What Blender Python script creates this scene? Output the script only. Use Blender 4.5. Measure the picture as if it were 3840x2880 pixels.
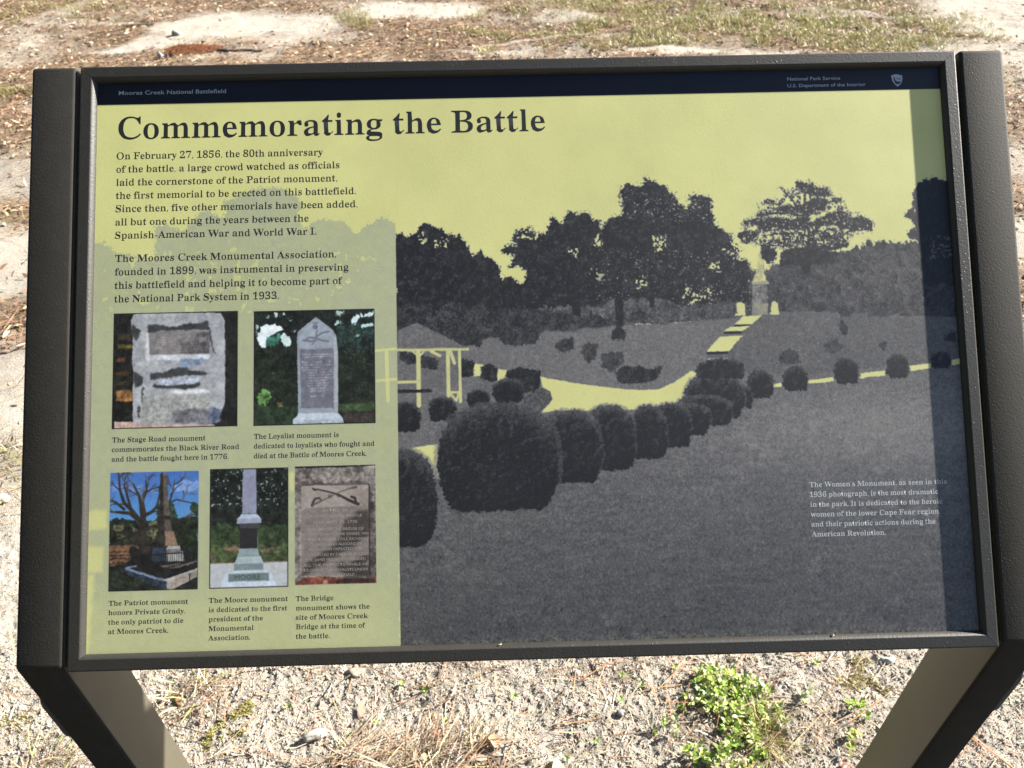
import bpy, bmesh, math, random
import numpy as np
from mathutils import Matrix, Vector
# ---------------------------------------------------------------- scene reset, camera, sky, sun, exposure
for o in list(bpy.data.objects): bpy.data.objects.remove(o)
SC = bpy.context.scene; COL = SC.collection
cam_data = bpy.data.cameras.new('camera'); cam = bpy.data.objects.new('camera', cam_data); COL.objects.link(cam); SC.camera = cam
cam_data.sensor_width = 36.0; cam_data.lens = 27.42; cam_data.clip_start = 0.02; cam_data.clip_end = 400.0
cam.matrix_world = Matrix(((0.99966744, 0.02342175, -0.01079008, -0.02631378), (-0.02336300, 0.64545216, -0.76344330, -0.42177490), (-0.01091670, 0.76344150, 0.64578471, 1.48305676), (0, 0, 0, 1)))
cam_data.dof.use_dof = True; cam_data.dof.focus_distance = 0.83; cam_data.dof.aperture_fstop = 13.0
SUN = Vector((38.0, 16.0, 24.9)).normalized()
world = bpy.data.worlds.new('World'); SC.world = world; world.use_nodes = True
wn = world.node_tree; bg = wn.nodes['Background']; sky = wn.nodes.new('ShaderNodeTexSky'); sky.sky_type = 'NISHITA'; sky.sun_disc = False
sky.sun_elevation = math.asin(SUN.z); sky.sun_rotation = math.atan2(SUN.x, SUN.y); sky.altitude = 10; sky.air_density = 1.0; sky.dust_density = 0.6; sky.ozone_density = 1.2
wn.links.new(sky.outputs[0], bg.inputs[0]); bg.inputs[1].default_value = 0.05
sl = bpy.data.lights.new('sun', 'SUN'); sl.energy = 5.0; sl.angle = math.radians(0.53); sl.color = (1.0, 0.95, 0.86)
so = bpy.data.objects.new('sun', sl); COL.objects.link(so); so.rotation_euler = SUN.to_track_quat('Z', 'Y').to_euler(); so.location = SUN * 8
vs = SC.view_settings; vs.view_transform = 'Standard'; vs.look = 'None'; vs.exposure = 1.87; vs.gamma = 1.0; vs.use_curve_mapping = False
SC.cycles.max_bounces = 6

# ---------------------------------------------------------------- helpers
def tag(o, label=None, cat=None, group=None, kind=None):
    if label: o['label'] = label
    if cat: o['category'] = cat
    if group: o['group'] = group
    if kind: o['kind'] = kind
    return o
def link(name, me, mat=None, parent=None, loc=None):
    o = bpy.data.objects.new(name, me); COL.objects.link(o)
    if mat is not None: me.materials.append(mat)
    if parent is not None: o.parent = parent
    if loc is not None: o.location = loc
    return o
def empty(name, loc):
    o = bpy.data.objects.new(name, None); o.empty_display_size = 0.05; o.location = loc; COL.objects.link(o); return o
def fast_mesh(name, V, F, col=None, smooth=False):
    """V (n,3), F (m,3 or 4): one mesh; col (n,3) linear vertex tints"""
    V = np.asarray(V, np.float32); F = np.asarray(F, np.int32); me = bpy.data.meshes.new(name); k = F.shape[1]
    me.vertices.add(len(V)); me.vertices.foreach_set('co', V.ravel()); me.loops.add(F.size); me.loops.foreach_set('vertex_index', F.ravel())
    me.polygons.add(len(F)); me.polygons.foreach_set('loop_start', np.arange(len(F), dtype=np.int32) * k)
    if smooth: me.polygons.foreach_set('use_smooth', np.ones(len(F), bool))
    me.update(calc_edges=True)
    if col is not None:
        a = me.color_attributes.new('tint', 'FLOAT_COLOR', 'POINT'); a.data.foreach_set('color', np.concatenate([col, np.ones((len(col), 1))], 1).astype(np.float32).ravel())
    return me
def bm_mesh(name, bm, smooth=False):
    me = bpy.data.meshes.new(name); bm.normal_update(); bm.to_mesh(me); bm.free()
    if smooth:
        for p in me.polygons: p.use_smooth = True
    return me

class NT:
    def __init__(s, name):
        s.m = bpy.data.materials.new(name); s.m.use_nodes = True; s.t = s.m.node_tree; s.p = s.t.nodes['Principled BSDF']; s.co = s.t.nodes.new('ShaderNodeTexCoord')
    def n(s, typ, **kw):
        x = s.t.nodes.new('ShaderNode' + typ)
        for k, v in kw.items():
            if k.startswith('i_'): x.inputs[k[2:].replace('_', ' ')].default_value = v
            else: setattr(x, k, v)
        return x
    def l(s, a, b): s.t.links.new(a, b)
    def noise(s, scale, detail=3.0, rough=0.55):
        x = s.n('TexNoise'); x.inputs['Scale'].default_value = scale; x.inputs['Detail'].default_value = detail; x.inputs['Roughness'].default_value = rough; s.l(s.co.outputs['Object'], x.inputs['Vector']); return x.outputs['Fac']
    def ramp(s, fac, *stops):
        x = s.n('ValToRGB'); e = x.color_ramp.elements
        while len(e) < len(stops): e.new(0.5)
        for k, (p, c) in enumerate(stops): e[k].position = p; e[k].color = (c, c, c, 1) if not hasattr(c, '__len__') else (*c, 1)
        s.l(fac, x.inputs[0]); return x.outputs[0]
    def mix(s, fac, a, b, mode='MIX'):
        x = s.n('Mix', data_type='RGBA', blend_type=mode)
        for sock, v in ((x.inputs[0], fac), (x.inputs[6], a), (x.inputs[7], b)):
            if hasattr(v, 'links'): s.l(v, sock)
            elif hasattr(v, '__len__'): sock.default_value = (*v, 1)
            else: sock.default_value = v
        return x.outputs[2]
    def math(s, op, a, b):
        x = s.n('Math', operation=op)
        for k, v in enumerate((a, b)):
            if hasattr(v, 'links'): s.l(v, x.inputs[k])
            else: x.inputs[k].default_value = v
        return x.outputs[0]
    def bump(s, h, dist, strength=1.0, prev=None):
        x = s.n('Bump'); x.inputs['Strength'].default_value = strength; x.inputs['Distance'].default_value = dist; s.l(h, x.inputs['Height'])
        if prev is not None: s.l(prev, x.inputs['Normal'])
        return x.outputs[0]
    def attr(s, name, out='Fac'):
        x = s.n('Attribute'); x.attribute_name = name; return x.outputs[out]
    def base(s, c):
        if hasattr(c, 'links'): s.l(c, s.p.inputs['Base Color'])
        else: s.p.inputs['Base Color'].default_value = (*c, 1)
    def set(s, rough=0.6, spec=0.5, normal=None):
        s.p.inputs['Roughness'].default_value = rough; s.p.inputs['Specular IOR Level'].default_value = spec
        if normal is not None: s.l(normal, s.p.inputs['Normal'])
        return s.m

# dark bronze powder coat: orange peel, scattered pinhead nibs, a little dust (the extruded rails are glossier than the posts)
def powder(name, rough, spec):
  q = NT(name)
  vor = q.n('TexVoronoi'); vor.inputs['Scale'].default_value = 240.0; q.l(q.co.outputs['Object'], vor.inputs['Vector'])
  nib = q.math('MULTIPLY', q.ramp(vor.outputs['Distance'], (0.0, 1.0), (0.13, 0.6), (0.2, 0.0)), q.ramp(q.noise(70, 2), (0.47, 0.0), (0.58, 1.0)))
  b1 = q.bump(q.noise(430, 3, 0.6), 0.00050, 0.5); b1 = q.bump(nib, 0.0005, 0.55, b1)
  dust = q.ramp(q.noise(60, 5, 0.7), (0.45, 0.0), (0.8, 0.5))
  q.base(q.mix(dust, (0.025, 0.0228, 0.0192), (0.040, 0.0366, 0.031)))
  return q.set(rough, spec, b1)
COAT = powder('powder_coat', 0.74, 0.26); RAIL = powder('rail_coat', 0.50, 0.50)
q = NT('olive_bronze'); q.base(q.mix(q.ramp(q.noise(14, 4, 0.6), (0.4, 0.0), (0.75, 0.6)), (0.082, 0.074, 0.052), (0.10, 0.092, 0.068))); OLIVE = q.set(0.42, 0.45, q.bump(q.noise(90, 2), 0.0002, 0.25))
q = NT('smooth_coat'); q.base(q.mix(q.ramp(q.noise(30, 4, 0.6), (0.4, 0.0), (0.75, 0.6)), (0.05, 0.058, 0.062), (0.066, 0.074, 0.078))); COATS = q.set(0.5, 0.45, q.bump(q.noise(260, 2), 0.0002, 0.3))
q = NT('tray_black'); q.base((0.01, 0.01, 0.01)); BLACK = q.set(0.7, 0.3)

# ---------------------------------------------------------------- noise on the ground plane
def noise_at(x, y, cell, seed, octs=3):
    r = np.random.default_rng(seed); g = r.random((128, 128)) * 2 - 1; out = 0; amp = 1; tot = 0
    for o in range(octs):
        X = x / cell * 2 ** o + 17.3 * o; Yv = y / cell * 2 ** o + 5.7 * o; ix = np.floor(X).astype(int); iy = np.floor(Yv).astype(int); fx = X - ix; fy = Yv - iy
        fx = fx * fx * (3 - 2 * fx); fy = fy * fy * (3 - 2 * fy)
        a = g[iy % 128, ix % 128]; b = g[iy % 128, (ix + 1) % 128]; c = g[(iy + 1) % 128, ix % 128]; d = g[(iy + 1) % 128, (ix + 1) % 128]
        out = out + amp * ((a * (1 - fx) + b * fx) * (1 - fy) + (c * (1 - fx) + d * fx) * fy); tot += amp * 0.6; amp *= 0.5
    return out / tot
def ellipse_field(x, y, items):
    m = np.zeros_like(x)
    for cx, cy, rx, ry, rot, s in items:
        c, t = math.cos(rot), math.sin(rot); dx = x - cx; dy = y - cy
        u = (dx * c + dy * t) / rx; v = (-dx * t + dy * c) / ry; d = np.sqrt(u * u + v * v)
        m = np.maximum(m, s * np.clip((1.25 - d) / 0.5, 0, 1))
    return m
SANDY = [(-1.62, 5.02, 0.62, 0.32, 0.05, 1.0), (-2.22, 4.66, 0.36, 0.13, 0.35, 1.0), (-0.62, 5.30, 0.55, 0.20, 0.12, 1.0), (-2.7, 5.12, 0.4, 0.06, 0, 0.5), (-1.3, 4.72, 0.45, 0.10, 0.1, 0.6), (0.42, 5.05, 0.28, 0.14, 0, 0.8), (0.30, 4.62, 0.42, 0.05, 0.2, 0.9), (0.02, 4.36, 0.25, 0.04, 0, 0.8), (1.0, 4.32, 0.34, 0.06, 0, 1.0), (1.6, 4.28, 0.30, 0.05, 0, 0.8), (1.52, 5.12, 0.16, 0.07, 0, 0.6), (3.45, 4.95, 0.65, 0.75, 0.3, 0.9), (2.5, 5.6, 0.35, 0.15, 0, 0.9), (2.45, 5.0, 0.16, 0.07, 0, 0.7), (3.0, 4.05, 0.6, 0.3, -0.5, 0.8), (-2.15, 2.85, 0.5, 0.25, 0, 0.7), (-1.8, 2.1, 0.5, 0.25, 0, 0.9), (-1.45, 1.35, 0.4, 0.25, 0, 0.8), (2.2, 2.75, 0.4, 0.2, 0, 0.7), (2.0, 2.1, 0.35, 0.2, 0, 0.8), (-1.15, 0.62, 0.5, 0.25, 0, 1.0)]
TRASH = [(-0.22, 0.225, 0.19, 0.05, 0, 0.85), (-0.68, 0.385, 0.08, 0.05, 0, 0.6), (0.18, 0.425, 0.09, 0.03, 0, 0.55), (-0.90, 0.24, 0.07, 0.05, 0, 0.5), (0.60, 0.265, 0.06, 0.07, 0, 0.5), (0.40, 0.30, 0.12, 0.12, 0, 0.5), (-0.12, 0.42, 0.10, 0.03, 0, 0.4)]
GREEN = [(0.75, 5.25, 0.85, 0.30, 0, 0.8), (1.55, 4.85, 0.95, 0.45, 0, 1.0), (2.35, 4.75, 0.65, 0.5, 0.2, 0.9), (0.75, 4.62, 0.7, 0.22, 0, 0.8), (0.05, 4.75, 0.3, 0.1, 0, 0.6), (-0.9, 5.15, 0.10, 0.22, 0.3, 0.9), (-1.95, 4.62, 0.06, 0.08, 0, 0.9), (2.3, 3.75, 0.3, 0.35, 0, 0.7), (2.1, 2.9, 0.25, 0.25, 0, 0.5), (-2.35, 3.15, 0.3, 0.06, 0, 0.7), (-2.7, 3.9, 0.4, 0.1, 0, 0.35), (-1.95, 2.5, 0.25, 0.08, 0, 0.7), (-1.42, 1.05, 0.2, 0.08, 0, 0.5), (-3.0, 5.4, 0.7, 0.25, 0, 0.18)]
def masks(x, y):
    n = noise_at(x, y, 0.34, 31, 4); sand = ellipse_field(x + 0.10 * noise_at(x, y, 0.22, 33), y + 0.07 * noise_at(x, y, 0.2, 34), SANDY)
    near = np.clip((1.35 - y) / 0.5, 0, 1) * np.clip((1.6 - np.abs(x)) / 0.4, 0, 1)
    lit = np.clip(0.98 + 0.75 * n, 0, 1) * (1 - sand * 0.95) * (1 - 0.86 * near); lit = np.maximum(lit, ellipse_field(x + 0.02 * n, y + 0.02 * noise_at(x, y, 0.05, 37), TRASH))
    gr = ellipse_field(x + 0.15 * n, y + 0.1 * noise_at(x, y, 0.3, 35), GREEN) * np.clip(0.55 + 0.9 * noise_at(x, y, 0.13, 36, 3), 0, 1) * (1 - 0.8 * sand) * (1 - near)
    return lit, gr, sand, near
def relief(x, y):
    d = np.clip((3.2 - y) / 2.4, 0.35, 1)
    z = 0.014 * noise_at(x, y, 0.55, 41, 2) + 0.0045 * noise_at(x, y, 0.11, 42, 2) + 0.0016 * noise_at(x, y, 0.026, 43, 2)
    fine = noise_at(x, y, 0.0085, 44, 2); z = z + 0.0022 * fine * d - 0.0022 * np.clip(noise_at(x, y, 0.017, 45, 2) - 0.62, 0, 1) * 2.2
    return z
def gz(x, y): return float(relief(np.array([x], float), np.array([y], float))[0])

# ---------------------------------------------------------------- the ground: one sheet, fine under the sign, coarse to the horizon
def graded(stops):
    out = []
    for (a, b, s) in stops: out += list(np.arange(a, b, s))
    return np.array(out + [stops[-1][1]])
gx = graded([(-120, -12, 12), (-12, -5, 0.6), (-5, -1.25, 0.016), (-1.25, 1.25, 0.0042), (1.25, 5, 0.016), (5, 12, 0.6), (12, 120, 12)])
gy = graded([(-60, -4, 8), (-4, 0.1, 0.12), (0.1, 0.8, 0.0042), (0.8, 2.0, 0.012), (2.0, 7.0, 0.020), (7, 12, 0.5), (12, 160, 12)])
GX, GY = np.meshgrid(gx, gy); fade = np.clip((11 - np.abs(GX)) / 5, 0, 1) * np.clip((11 - GY) / 4, 0, 1) * np.clip((GY + 3.5) / 3, 0, 1)
GZ = relief(GX, GY) * fade; nx, ny = len(gx), len(gy); ii = np.arange((ny - 1) * (nx - 1)); rr, cc = ii // (nx - 1), ii % (nx - 1); i0 = rr * nx + cc
me = fast_mesh('ground', np.stack([GX, GY, GZ], -1).reshape(-1, 3), np.stack([i0, i0 + 1, i0 + nx + 1, i0 + nx], 1), smooth=True)
lit, gr, sand, near = masks(GX, GY)
for nm, v in (('litter', lit), ('green', gr)):
    a = me.attributes.new(nm, 'FLOAT', 'POINT'); a.data.foreach_set('value', v.astype(np.float32).ravel())
q = NT('sandy_ground')
grain = q.noise(420, 3, 0.7); mid = q.noise(130, 4, 0.65); big = q.noise(9, 4, 0.6)
c = q.mix(q.ramp(mid, (0.30, 0.0), (0.70, 1.0)), (0.33, 0.296, 0.25), (0.50, 0.458, 0.392)); c = q.mix(q.ramp(grain, (0.32, 0.6), (0.46, 0.0)), c, (0.13, 0.115, 0.10)); c = q.mix(q.ramp(big, (0.42, 0.0), (0.7, 0.35)), c, (0.36, 0.31, 0.235))
brown = q.mix(q.ramp(q.noise(260, 4, 0.7), (0.3, 0.0), (0.72, 1.0)), (0.05, 0.031, 0.02), (0.26, 0.175, 0.105))
lm = q.math('MULTIPLY', q.attr('litter'), q.ramp(q.noise(70, 4, 0.7), (0.28, 0.35), (0.6, 1.25))); c = q.mix(lm, c, brown)
c = q.mix(q.math('MULTIPLY', q.attr('green'), 0.5), c, (0.12, 0.12, 0.045))
q.base(c); GROUND = q.set(0.9, 0.2, q.bump(grain, 0.004, 1.0, q.bump(mid, 0.006, 0.7)))
ground = link('ground', me, GROUND); tag(ground, kind='structure')

# unseen dark trail added in front of the sign to darken its leg fronts (its far edge lies just below the view)
tx_ = np.linspace(-9, 9, 120); rows_ = [np.stack([tx_, np.full(120, yv) + 0.05 * noise_at(tx_, tx_ * 0 + yv, 0.6, 51, 2) * (k in (0, 7)), np.full(120, 0.012 + 0.010 * math.sin(k / 7 * math.pi))], 1) for k, yv in enumerate(np.linspace(-2.3, -0.02, 8))]
tf_ = [(r * 120 + k, r * 120 + k + 1, (r + 1) * 120 + k + 1, (r + 1) * 120 + k) for r in range(7) for k in range(119)]
q = NT('added_dark_trail'); q.base(q.mix(q.ramp(q.noise(160, 4, 0.7), (0.35, 0.0), (0.7, 1.0)), (0.022, 0.020, 0.018), (0.06, 0.055, 0.048))); ADDED_TRAIL = q.set(0.9, 0.25, q.bump(q.noise(240, 3, 0.7), 0.006, 0.8))
tag(link('added_path', fast_mesh('added_path', np.concatenate(rows_), tf_, smooth=True), ADDED_TRAIL), kind='structure')

# ---------------------------------------------------------------- the wayside sign
TILT = math.radians(45); FW, FH, HB = 0.945, 0.633, 0.76            # frame width, height along the slope, height of its lower edge
PXv = Vector((1, 0, 0)); PYv = Vector((0, -math.cos(TILT), -math.sin(TILT))); PNv = Vector((0, -math.sin(TILT), math.cos(TILT)))
ORG = Vector((-FW / 2, FH * math.cos(TILT), HB + FH * math.sin(TILT)))
BASE = Vector((0, 0.04, 0))
sign = empty('wayside_sign', BASE)
tag(sign, 'slanted interpretive sign with yellow printed panel in dark bronze metal frame on two legs', 'sign')
SLOPE = Matrix(((PXv.x, PYv.x, PNv.x, ORG.x - BASE.x), (PXv.y, PYv.y, PNv.y, ORG.y - BASE.y), (PXv.z, PYv.z, PNv.z, ORG.z - BASE.z), (0, 0, 0, 1)))
def slope(x, y, z=0.0):                                             # millimetres on the slope: right, down, out -> sign space
    return SLOPE @ Vector((x / 1000, y / 1000, z / 1000))
DEP = 6.3                                                           # the print lies this far below the frame's face (mm)
# frame rails, mitred, the inner edge rolled over towards the print
prof = [(0.0, -26.0), (0.0, -1.6), (0.5, -0.5), (1.6, 0.0), (1.75, 0.0), (11.5, 0.0), (11.75, 0.0)]
for k in range(1, 9):
    t = k / 8; a = t * math.pi / 2; prof.append((11.85 + 4.15 * (0.55 * t + 0.45 * math.sin(a)), -6.1 * (0.55 * t + 0.45 * (1 - math.cos(a)))))
prof += [(16.0, -8.0), (3.0, -9.0), (3.0, -26.0)]
def rail(Lmm, place):
    V, F, n = [], [], len(prof); gap = 0.18
    for (u, v) in prof: V.append(place(u + gap, u, v))
    for (u, v) in prof: V.append(place(Lmm - u - gap, u, v))
    for k in range(n): F.append((k, (k + 1) % n, n + (k + 1) % n, n + k))
    F += [tuple(range(n))[::-1], tuple(range(n, 2 * n))]
    me = bpy.data.meshes.new('frame_rail'); me.from_pydata(V, [], F); bm = bmesh.new(); bm.from_mesh(me); bmesh.ops.recalc_face_normals(bm, faces=bm.faces); bm.to_mesh(me); bm.free()
    for p in me.polygons: p.use_smooth = len(p.vertices) == 4
    me.set_sharp_from_angle(angle=math.radians(40))
    return me
FWm, FHm = FW * 1000, FH * 1000
for L, pl in ((FWm, lambda s, u, v: slope(s, u, v)), (FWm, lambda s, u, v: slope(s, FHm - u, v)), (FHm, lambda s, u, v: slope(u, s, v)), (FHm, lambda s, u, v: slope(FWm - u, s, v))):
    link('frame_rail', rail(L, pl), RAIL, sign)
# posts: a slanted arm and an upright leg in one bent tube
def post(x0, x1):
    ins = 0.0
    def sl(s, d): p = SLOPE @ Vector((0, s, -d)) + BASE; return (p.y, p.z)
    yf, yb = 0.003, 0.079; arm = 0.076
    pf0 = sl(-0.0005, 0.0); pb0 = sl(-0.0005, arm); kz = HB + yf
    back = sl(0.3, arm); zb = back[1] + (yb - back[0])
    poly = [pf0, (yf, kz), (yf, -0.25), (yb, -0.25), (yb, zb), pb0]
    bm = bmesh.new(); A_ = [bm.verts.new((x0, y - BASE.y, z)) for y, z in poly]; B_ = [bm.verts.new((x1, y - BASE.y, z)) for y, z in poly]; n = len(poly)
    f1 = bm.faces.new(A_); f2 = bm.faces.new(B_[::-1])
    for k in range(n): bm.faces.new((A_[k], B_[k], B_[(k + 1) % n], A_[(k + 1) % n]))
    bmesh.ops.recalc_face_normals(bm, faces=bm.faces)
    bmesh.ops.bevel(bm, geom=list(bm.edges), offset=0.0042, segments=4, profile=0.5, affect='EDGES')
    me = bm_mesh('post', bm, True); me.set_sharp_from_angle(angle=math.radians(30)); return me
def cover_plate(xf, sgn):
    """a round-ended plate screwed to the outer side of a leg"""
    bm = bmesh.new(); pts = []
    yc, zc, hy, hz, r = 0.037 - BASE.y, 0.647, 0.030, 0.052, 0.022
    for qx, qz, a0 in ((1, 1, 0), (-1, 1, 90), (-1, -1, 180), (1, -1, 270)):
        for k in range(7):
            a = math.radians(a0 + k * 15); pts.append((yc + qx * (hy - r) + r * math.cos(a), zc + qz * (hz - r) + r * math.sin(a)))
    t = 0.0085 * sgn; A_ = [bm.verts.new((xf - sgn * 0.001, y, z)) for y, z in pts]; B_ = [bm.verts.new((xf + t, y, z)) for y, z in pts]
    bm.faces.new(A_); top = bm.faces.new(B_); n = len(pts)
    for k in range(n): bm.faces.new((A_[k], A_[(k + 1) % n], B_[(k + 1) % n], B_[k]))
    bmesh.ops.recalc_face_normals(bm, faces=bm.faces); bmesh.ops.bevel(bm, geom=list(top.edges), offset=0.0025, segments=3, profile=0.5, affect='EDGES')
    me = bm_mesh('cover_plate', bm, True); me.set_sharp_from_angle(angle=math.radians(35)); return me
for x0, x1, xo, sg in ((-FW / 2 - 0.0522, -FW / 2 - 0.0042, -FW / 2 - 0.0522, -1), (FW / 2 + 0.0042, FW / 2 + 0.0525, FW / 2 + 0.0525, 1)):
    p = link('post', post(x0, x1), COAT, sign); p.data.materials.append(OLIVE)              # the uprights' inner sides are plain, unstippled metal
    for pg in p.data.polygons:
        if pg.normal.x * sg < -0.95 and pg.area > 0.001: pg.material_index = 1
    link('cover_plate', cover_plate(xo, sg), COATS, p)
# back tray of the panel
bm = bmesh.new(); bmesh.ops.create_cube(bm, size=1.0)
for v in bm.verts: v.co = slope((v.co.x + 0.5) * (FWm - 14) + 7, (v.co.y + 0.5) * (FHm - 14) + 7, -9.5 - (v.co.z + 0.5) * 14)
bmesh.ops.recalc_face_normals(bm, faces=bm.faces); link('back_tray', bm_mesh('back_tray', bm), BLACK, sign)

CPAPER = (.80, .795, .53); CGHOST = (.62, .64, .54); CMID = (.455, .448, .452); CDARK = (.075, .077, .098); CHEAD = (.008, .016, .10)
# ---------------------------------------------------------------- printed artwork of the panel (drawn, in millimetres of the sheet)
SPX = 2.4                      # print resolution, pixels per millimetre
SX0, SY0, SX1, SY1 = 6.0, 5.0, 939.0, 628.0
CW, CH = int((SX1 - SX0) * SPX), int((SY1 - SY0) * SPX)
RG = np.random.default_rng(7)

def M(s):
    return np.array([[float(v) for v in p.split(',')] for p in s.split()])

def vnoise(h, w, cell, seed, octs=3, stretch=1.0):
    r = np.random.default_rng(seed); out = np.zeros((h, w), np.float32); amp = 1.0; tot = 0.0
    for o in range(octs):
        cx = max(1.2, cell / 2 ** o * stretch); cy = max(1.2, cell / 2 ** o)
        gh, gw = int(h / cy) + 3, int(w / cx) + 3
        g = r.random((gh, gw), dtype=np.float32) * 2 - 1
        ys = np.arange(h, dtype=np.float32) / cy; xs = np.arange(w, dtype=np.float32) / cx
        iy = ys.astype(int); ix = xs.astype(int); fy = ys - iy; fx = xs - ix
        fy = (fy * fy * (3 - 2 * fy))[:, None]; fx = (fx * fx * (3 - 2 * fx))[None, :]
        a = g[iy][:, ix]; b = g[iy][:, ix + 1]; c = g[iy + 1][:, ix]; d = g[iy + 1][:, ix + 1]
        out += amp * ((a * (1 - fx) + b * fx) * (1 - fy) + (c * (1 - fx) + d * fx) * fy)
        tot += amp * 0.6; amp *= 0.55
    return out / tot

def blur(a, k):
    for ax in (0, 1):
        for _ in range(2):
            c = np.cumsum(np.pad(a, [(k + 1, k) if i == ax else (0, 0) for i in range(a.ndim)], mode='edge'), axis=ax, dtype=np.float64)
            n = a.shape[ax]
            a = ((np.take(c, range(2 * k + 1, 2 * k + 1 + n), axis=ax) - np.take(c, range(0, n), axis=ax)) / (2 * k + 1)).astype(np.float32)
    return a

N1 = vnoise(CH, CW, 9 * SPX, 11, 4); N2 = vnoise(CH, CW, 9 * SPX, 12, 4)       # warps for leafy outlines
NF = vnoise(CH, CW, 2.0 * SPX, 13, 2); NM = vnoise(CH, CW, 6.0 * SPX, 14, 3); NL = vnoise(CH, CW, 40 * SPX, 15, 3)
NS = vnoise(CH, CW, 1.5 * SPX, 17, 2)
GR = np.random.default_rng(16).normal(0, 1, (CH, CW)).astype(np.float32)
GRS = blur(GR, 1) * 2.2

class Win:
    """a rectangle of the sheet, so that every shape only touches its own pixels"""
    def __init__(s, pts, pad):
        s.x0 = max(0, int((pts[:, 0].min() - pad - SX0) * SPX)); s.x1 = min(CW, int((pts[:, 0].max() + pad - SX0) * SPX) + 2)
        s.y0 = max(0, int((pts[:, 1].min() - pad - SY0) * SPX)); s.y1 = min(CH, int((pts[:, 1].max() + pad - SY0) * SPX) + 2)
        s.sl = (slice(s.y0, max(s.y1, s.y0 + 1)), slice(s.x0, max(s.x1, s.x0 + 1)))
        s.X = (np.arange(s.sl[1].start, s.sl[1].stop, dtype=np.float32)[None, :] + 0.5) / SPX + SX0
        s.Y = (np.arange(s.sl[0].start, s.sl[0].stop, dtype=np.float32)[:, None] + 0.5) / SPX + SY0

def inside(px, py, X, Y):
    r = np.zeros(np.broadcast(X, Y).shape, bool); n = len(px)
    for i in range(n):
        x1, y1, x2, y2 = px[i], py[i], px[(i + 1) % n], py[(i + 1) % n]
        if y1 == y2: continue
        r ^= ((Y >= min(y1, y2)) & (Y < max(y1, y2))) & (X < (x2 - x1) * (Y - y1) / (y2 - y1) + x1)
    return r

def pmask(pts, warp=0.0, fine=0.0, soft=0):
    """antialiased polygon; warp / fine (mm) push its outline about with the leafy noise"""
    w = Win(pts, warp * 1.6 + fine * 1.9 + 1 + soft / SPX)
    acc = np.zeros((w.Y.shape[0], w.X.shape[1]), np.float32)
    dx = dy = 0
    if warp or fine:
        dx = N1[w.sl] * warp + (NF[w.sl] * 0.7 + NS[w.sl] * 0.55) * fine; dy = N2[w.sl] * warp + (NS[w.sl] * 0.6 - NF[w.sl] * 0.3 + GRS[w.sl] * 0.3) * fine
    o = 0.25 / SPX
    for ax, ay in ((-o, -o), (o, o), (-o, o), (o, -o)):
        acc += inside(pts[:, 0], pts[:, 1], w.X + ax + dx, w.Y + ay + dy)
    acc *= 0.25
    if soft: acc = blur(acc, soft)
    return w, acc

def smask(pts, widths, soft=0.6):
    """antialiased stroke through pts with a width (mm) at every point"""
    widths = np.broadcast_to(np.asarray(widths, float), (len(pts),)); w = Win(pts, widths.max() + 1.5)
    best = np.full((w.Y.shape[0], w.X.shape[1]), -9.0, np.float32)
    for i in range(len(pts) - 1):
        a, b = pts[i], pts[i + 1]; d = b - a; L = float(d @ d) + 1e-9
        t = np.clip(((w.X - a[0]) * d[0] + (w.Y - a[1]) * d[1]) / L, 0, 1)
        dist = np.hypot(w.X - a[0] - t * d[0], w.Y - a[1] - t * d[1])
        best = np.maximum(best, (widths[i] + (widths[i + 1] - widths[i]) * t) / 2 - dist)
    return w, np.clip(best / soft * 1.0 + 0.5, 0, 1)

def ell(cx, cy, rx, ry, n=22, p=2.0, flat=None):
    a = np.linspace(0, 2 * np.pi, n, endpoint=False); c, s = np.cos(a), np.sin(a)
    y = np.sign(s) * np.abs(s) ** (2 / p) * ry
    if flat is not None: y = np.minimum(y, ry * flat)
    return np.stack([cx + np.sign(c) * np.abs(c) ** (2 / p) * rx, cy + y], 1)

# ---- the black-and-white picture, as a map of ink density
D = np.zeros((CH, CW), np.float32)
def ink(w, m, val, tex=0.0, tex2=0.0):
    d = val + tex * NM[w.sl] + tex2 * (0.5 * GRS[w.sl] + 0.55 * NF[w.sl]) - tex * 1.6 * np.clip(NF[w.sl] + 0.5 * NM[w.sl] - 0.1, 0, 1)
    D[w.sl] = D[w.sl] * (1 - m) + np.clip(d, 0, 1.1) * m
def feather(pts, warp, fine):
    """foliage: the outline dissolves into leaf-sized flecks"""
    w, m = pmask(pts, warp * 0.9, fine * 0.25, 0); pad = int(fine * 0.55 * SPX) + 1; s = blur(m, pad)
    return w, np.clip((s + 0.34 * NS[w.sl] + 0.24 * NF[w.sl] + 0.10 * GRS[w.sl] - 0.44) * 3.6 + 0.1 + 3.0 * np.clip((s - 0.66) * 3, 0, 1), 0, 1) * np.clip(s * 6, 0, 1)
def P(pts, val, warp=0.0, fine=0.0, tex=0.0, tex2=0.0, soft=0): ink(*(feather(pts, warp, fine) if fine >= 1.5 else pmask(pts, warp, fine, soft)), val, tex, tex2)
def holes(pts, thr, cellnoise, val=0.0, soft=0, warp=4):
    w, m = pmask(pts, warp, 1.5)
    h = np.clip((cellnoise[w.sl] - thr) * 5, 0, 1) * m
    D[w.sl] = D[w.sl] * (1 - h) + val * h

LEFT, RIGHT_, BOT = 328.0, 945.0, 630.0
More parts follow.
